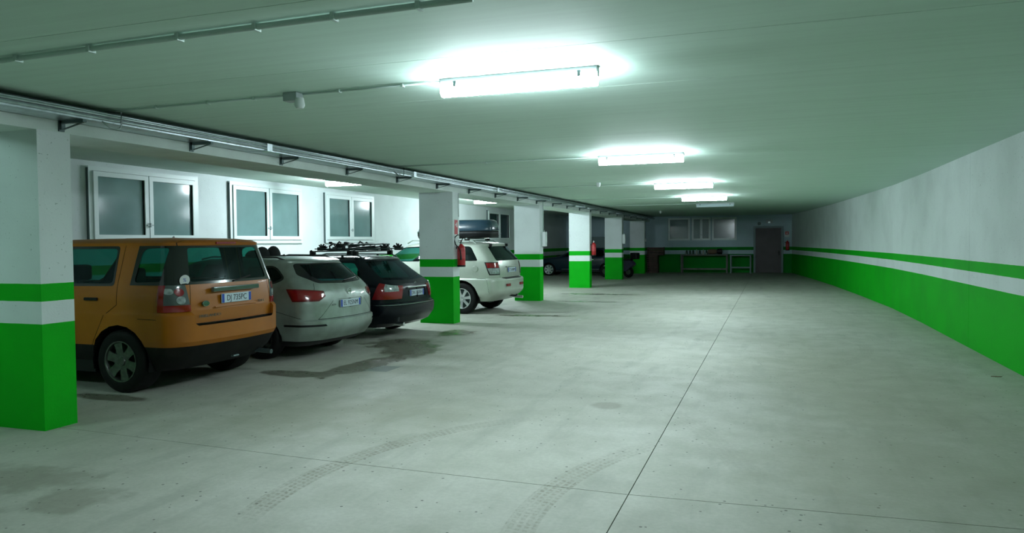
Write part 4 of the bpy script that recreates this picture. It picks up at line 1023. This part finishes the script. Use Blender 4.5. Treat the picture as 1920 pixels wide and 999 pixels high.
# ================================================================== FAR END FURNITURE
def table(label, x0, x1, y0, y1, h, top, leg, shelf=None):
    o = thing('work_table', label, 'table', ((x0+x1)/2, (y0+y1)/2, 0)); a, b = (x1-x0)/2, (y1-y0)/2
    link('table_top', B(-a, a, -b, b, h-.06, h, bev=.008), M[top], o)
    for sx in (-1, 1):
        for sy in (-1, 1): link('leg', B(sx*(a-.05)-.035, sx*(a-.05)+.035, sy*(b-.06)-.035, sy*(b-.06)+.035, .0, h-.06), M[leg], o)
    if shelf: link('lower_rail', B(-a+.05, a-.05, -b+.03, -b+.09, shelf-.04, shelf+.04), M[top], o)
    return o
TY0, TY1 = 40.0, 40.75
table('long pale-topped work table with bottles on it by the far wall', -4.55, -2.15, TY0, TY1, .98, 'board', 'board', .22)
table('low dark table between the work table and the far door', -2.05, -.98, TY0+.05, TY1, .95, 'darksteel', 'darksteel', .30)
NTH = ['first', 'second', 'third', 'fourth', 'fifth', 'sixth', 'last']
for k in range(7):
    x_ = -4.25+.17*k; o = link('bottle', lathe(bmesh.new(), [(.001, 0), (.05, 0), (.05, .17), (.018, .22), (.018, .27), (.001, .27)], 12), M['bottle2'] if k in (3, 5) else M['bottle'], smooth=40, loc=(x_, 40.3+.06*(k % 2), .98))
    tag(o, ('pale' if k in (3, 5) else 'dark green')+' bottle on the work table, '+NTH[k]+' from the left in its row', 'bottle', 'bottles on the work table')
o = thing('bundle', 'tan rolled bundle at the right end of the work table', 'bundle', (-2.95, 40.35, .995))
link('roll', lathe(bmesh.new(), [(.001, -.22), (.11, -.22), (.13, -.1), (.13, .12), (.09, .24), (.001, .24)], 14, 'x', (0, 0, .13)), M['bundle'], o, smooth=40)
link('wrap', lathe(bmesh.new(), [(.12, .24), (.14, .30), (.15, .50), (.001, .52)], 14, 'x', (.0, 0, .145)), M['blackp'], o, smooth=40)
# crates beside the last column
def crate(label, x, y, z, w_, d_, h_, slats, mt='wood'):
    o = thing('crate', label, 'crate', (x, y, z), 0, 'crates stacked at the far end')
    for s in (-1, 1): link('end_board', B(s*(w_/2)-.012, s*(w_/2)+.012, -d_/2, d_/2, 0, h_), M[mt], o)
    n = slats; hh = h_/n
    for k in range(n):
        for s in (-1, 1): link('slat', B(-w_/2-.012, w_/2+.012, s*d_/2-.01, s*d_/2+.01, k*hh+.006, (k+1)*hh-.012), M[mt], o)
    link('crate_base', B(-w_/2, w_/2, -d_/2, d_/2, 0, .015), M[mt], o); return o
crate('brown slatted crate at the foot of the stack behind the last column', -6.0, 40.2, 0, .55, .5, .50, 4)
crate('brown slatted crate second from the floor in the far stack', -6.02, 40.2, .50, .55, .5, .45, 4)
crate('wide brown crate topmost of the far stack', -5.85, 40.2, .95, .85, .5, .42, 3)
# tall dark upright items in the fourth bay and a motor scooter
o = thing('parasol', 'tall folded dark parasol standing in the bay behind the fourth column', 'parasol', (-8.25, 39.2, 0))
link('folded_canopy', lathe(bmesh.new(), [(.03, .9), (.16, 1.0), (.15, 1.5), (.08, 2.2), (.02, 2.6), (.001, 2.65)], 12), M['blackp'], o, smooth=40); link('pole', tube(bmesh.new(), [(0, 0, .0), (0, 0, 1.0)], .025, 8), M['darksteel'], o)
link('base', lathe(bmesh.new(), [(.25, 0), (.25, .06), (.05, .09)], 20), M['blackp'], o)
o = thing('cabinet', 'dark storage cabinet in the bay behind the fourth column', 'cabinet', (-9.15, 40.2, 0))
link('cabinet_body', B(-.65, .65, -.3, .3, .04, 1.95, bev=.01), M['darksteel'], o)
for s in (-1, 1): d_ = link('door', B(s*.32-.305, s*.32+.305, -.32, -.30, .1, 1.9), M['darksteel'], o); link('handle', B(s*.06-.012, s*.06+.012, -.34, -.32, 1.0, 1.14), M['chrome'], d_)
# bicycle leaning (seen above the blue car)
bk = thing('bicycle', 'dark red bicycle leaning behind the dark blue car', 'bicycle', (-10.6, 38.7, 0), .05)
for cx in (-.52, .52):
    w_ = link('wheel', tube(bmesh.new(), [(cx+.33*cos(2*pi*k/28), 0, .35+.33*sin(2*pi*k/28)) for k in range(29)], .018, 6, cap=False), M['black'], bk)
    bm = bmesh.new()
    for k in range(12): tube(bm, [(cx, 0, .35), (cx+.32*cos(2*pi*k/12), 0, .35+.32*sin(2*pi*k/12))], .0025, 4)
    link('spokes', bm, M['chrome'], w_)
bm = bmesh.new()
for a, b in (((-.52, 0, .35), (-.05, 0, .32)), ((-.05, 0, .32), (-.2, 0, .85)), ((-.2, 0, .82), (.36, 0, .90)), ((-.05, 0, .32), (.38, 0, .82)), ((-.52, 0, .35), (-.19, 0, .78)), ((.34, 0, 1.0), (.52, 0, .35))): tube(bm, [a, b], .018, 7)
link('frame', bm, M['signr'], bk); link('saddle', B(-.34, -.08, -.06, .06, .93, .98, bev=.02), M['blackp'], bk)
link('seat_post', tube(bmesh.new(), [(-.2, 0, .82), (-.22, 0, .95)], .014, 6), M['chrome'], bk)
link('handlebar', tube(bmesh.new(), [(.28, -.28, 1.08), (.34, -.1, 1.06), (.34, .1, 1.06), (.28, .28, 1.08)], .013, 6), M['blackp'], bk)
# scooter between fifth and sixth column
sk = thing('motor_scooter', 'dark purple motor scooter parked beside the fifth column', 'scooter', (-6.95, 35.0, 0), R(165))
for cx in (-.62, .62):
    w_ = link('wheel', lathe(bmesh.new(), [(.13, -.05), (.23, -.055), (.26, -.02), (.26, .02), (.23, .055), (.13, .05)], 24, 'y', (cx, 0, .26), close=True), M['black'], sk, smooth=40)
    link('rim', lathe(bmesh.new(), [(.13, -.03), (.13, .03), (.001, .035)], 16, 'y', (cx, 0, .26)), M['alloy'], w_)
bm = bmesh.new(); prism(bm, rnd([(-.95, .62), (-.80, .80), (-.05, .78), (.02, .42), (.45, .30), (.40, .22), (-.55, .30)], .05), lambda u, v, w2: (u, -.16+w2, v), .32); link('body', bm, M['purple'], sk)
bm = bmesh.new(); prism(bm, rnd([(.30, .25), (.42, .25), (.62, 1.0), (.50, 1.08)], .03), lambda u, v, w2: (u, -.2+w2, v), .40); link('leg_shield', bm, M['purple'], sk)
link('saddle', B(-.80, -.02, -.15, .15, .78, .88, bev=.04), M['blackp'], sk)
link('front_fork', tube(bmesh.new(), [(.62, 0, .26), (.50, 0, 1.05)], .03, 8), M['darksteel'], sk)
link('handlebar', tube(bmesh.new(), [(.42, -.32, 1.12), (.50, 0, 1.06), (.42, .32, 1.12)], .02, 7), M['blackp'], sk)
link('head_lamp', lathe(bmesh.new(), [(.001, .62), (.07, .60), (.08, .52)], 14, 'x', (0, 0, 1.0)), M['clearlens'], sk)
link('top_box', B(-1.12, -.78, -.19, .19, .86, 1.16, bev=.05), M['blackp'], sk)
link('windshield', B(.56, .575, -.18, .18, 1.08, 1.38, bev=.004), M['smoke'], sk)
for s in (-1, 1): link('mirror', lathe(bmesh.new(), [(.05, -.01), (.05, .01), (.001, .01)], 12, 'x', (.45, s*.34, 1.28)), M['blackp'], sk)
# paper scrap and leaf on the floor
o = link('paper_scrap', prism(bmesh.new(), [(0, 0), (.09, .02), (.08, .06), (.01, .05)], lambda u, v, w2: (u, v, w2), .006), M['signw'], loc=(-4.0, 15.75, -.0)); tag(o, 'white paper scrap on the lane floor beyond the second column', 'litter')
o = link('dead_leaf', prism(bmesh.new(), [(0, 0), (.05, -.015), (.11, .0), (.13, .03), (.06, .035), (.01, .02)], lambda u, v, w2: (u, v, w2), .006), M['bundle'], loc=(2.55, 10.55, 0)); tag(o, 'small brown leaf on the floor at the foot of the right wall', 'litter')
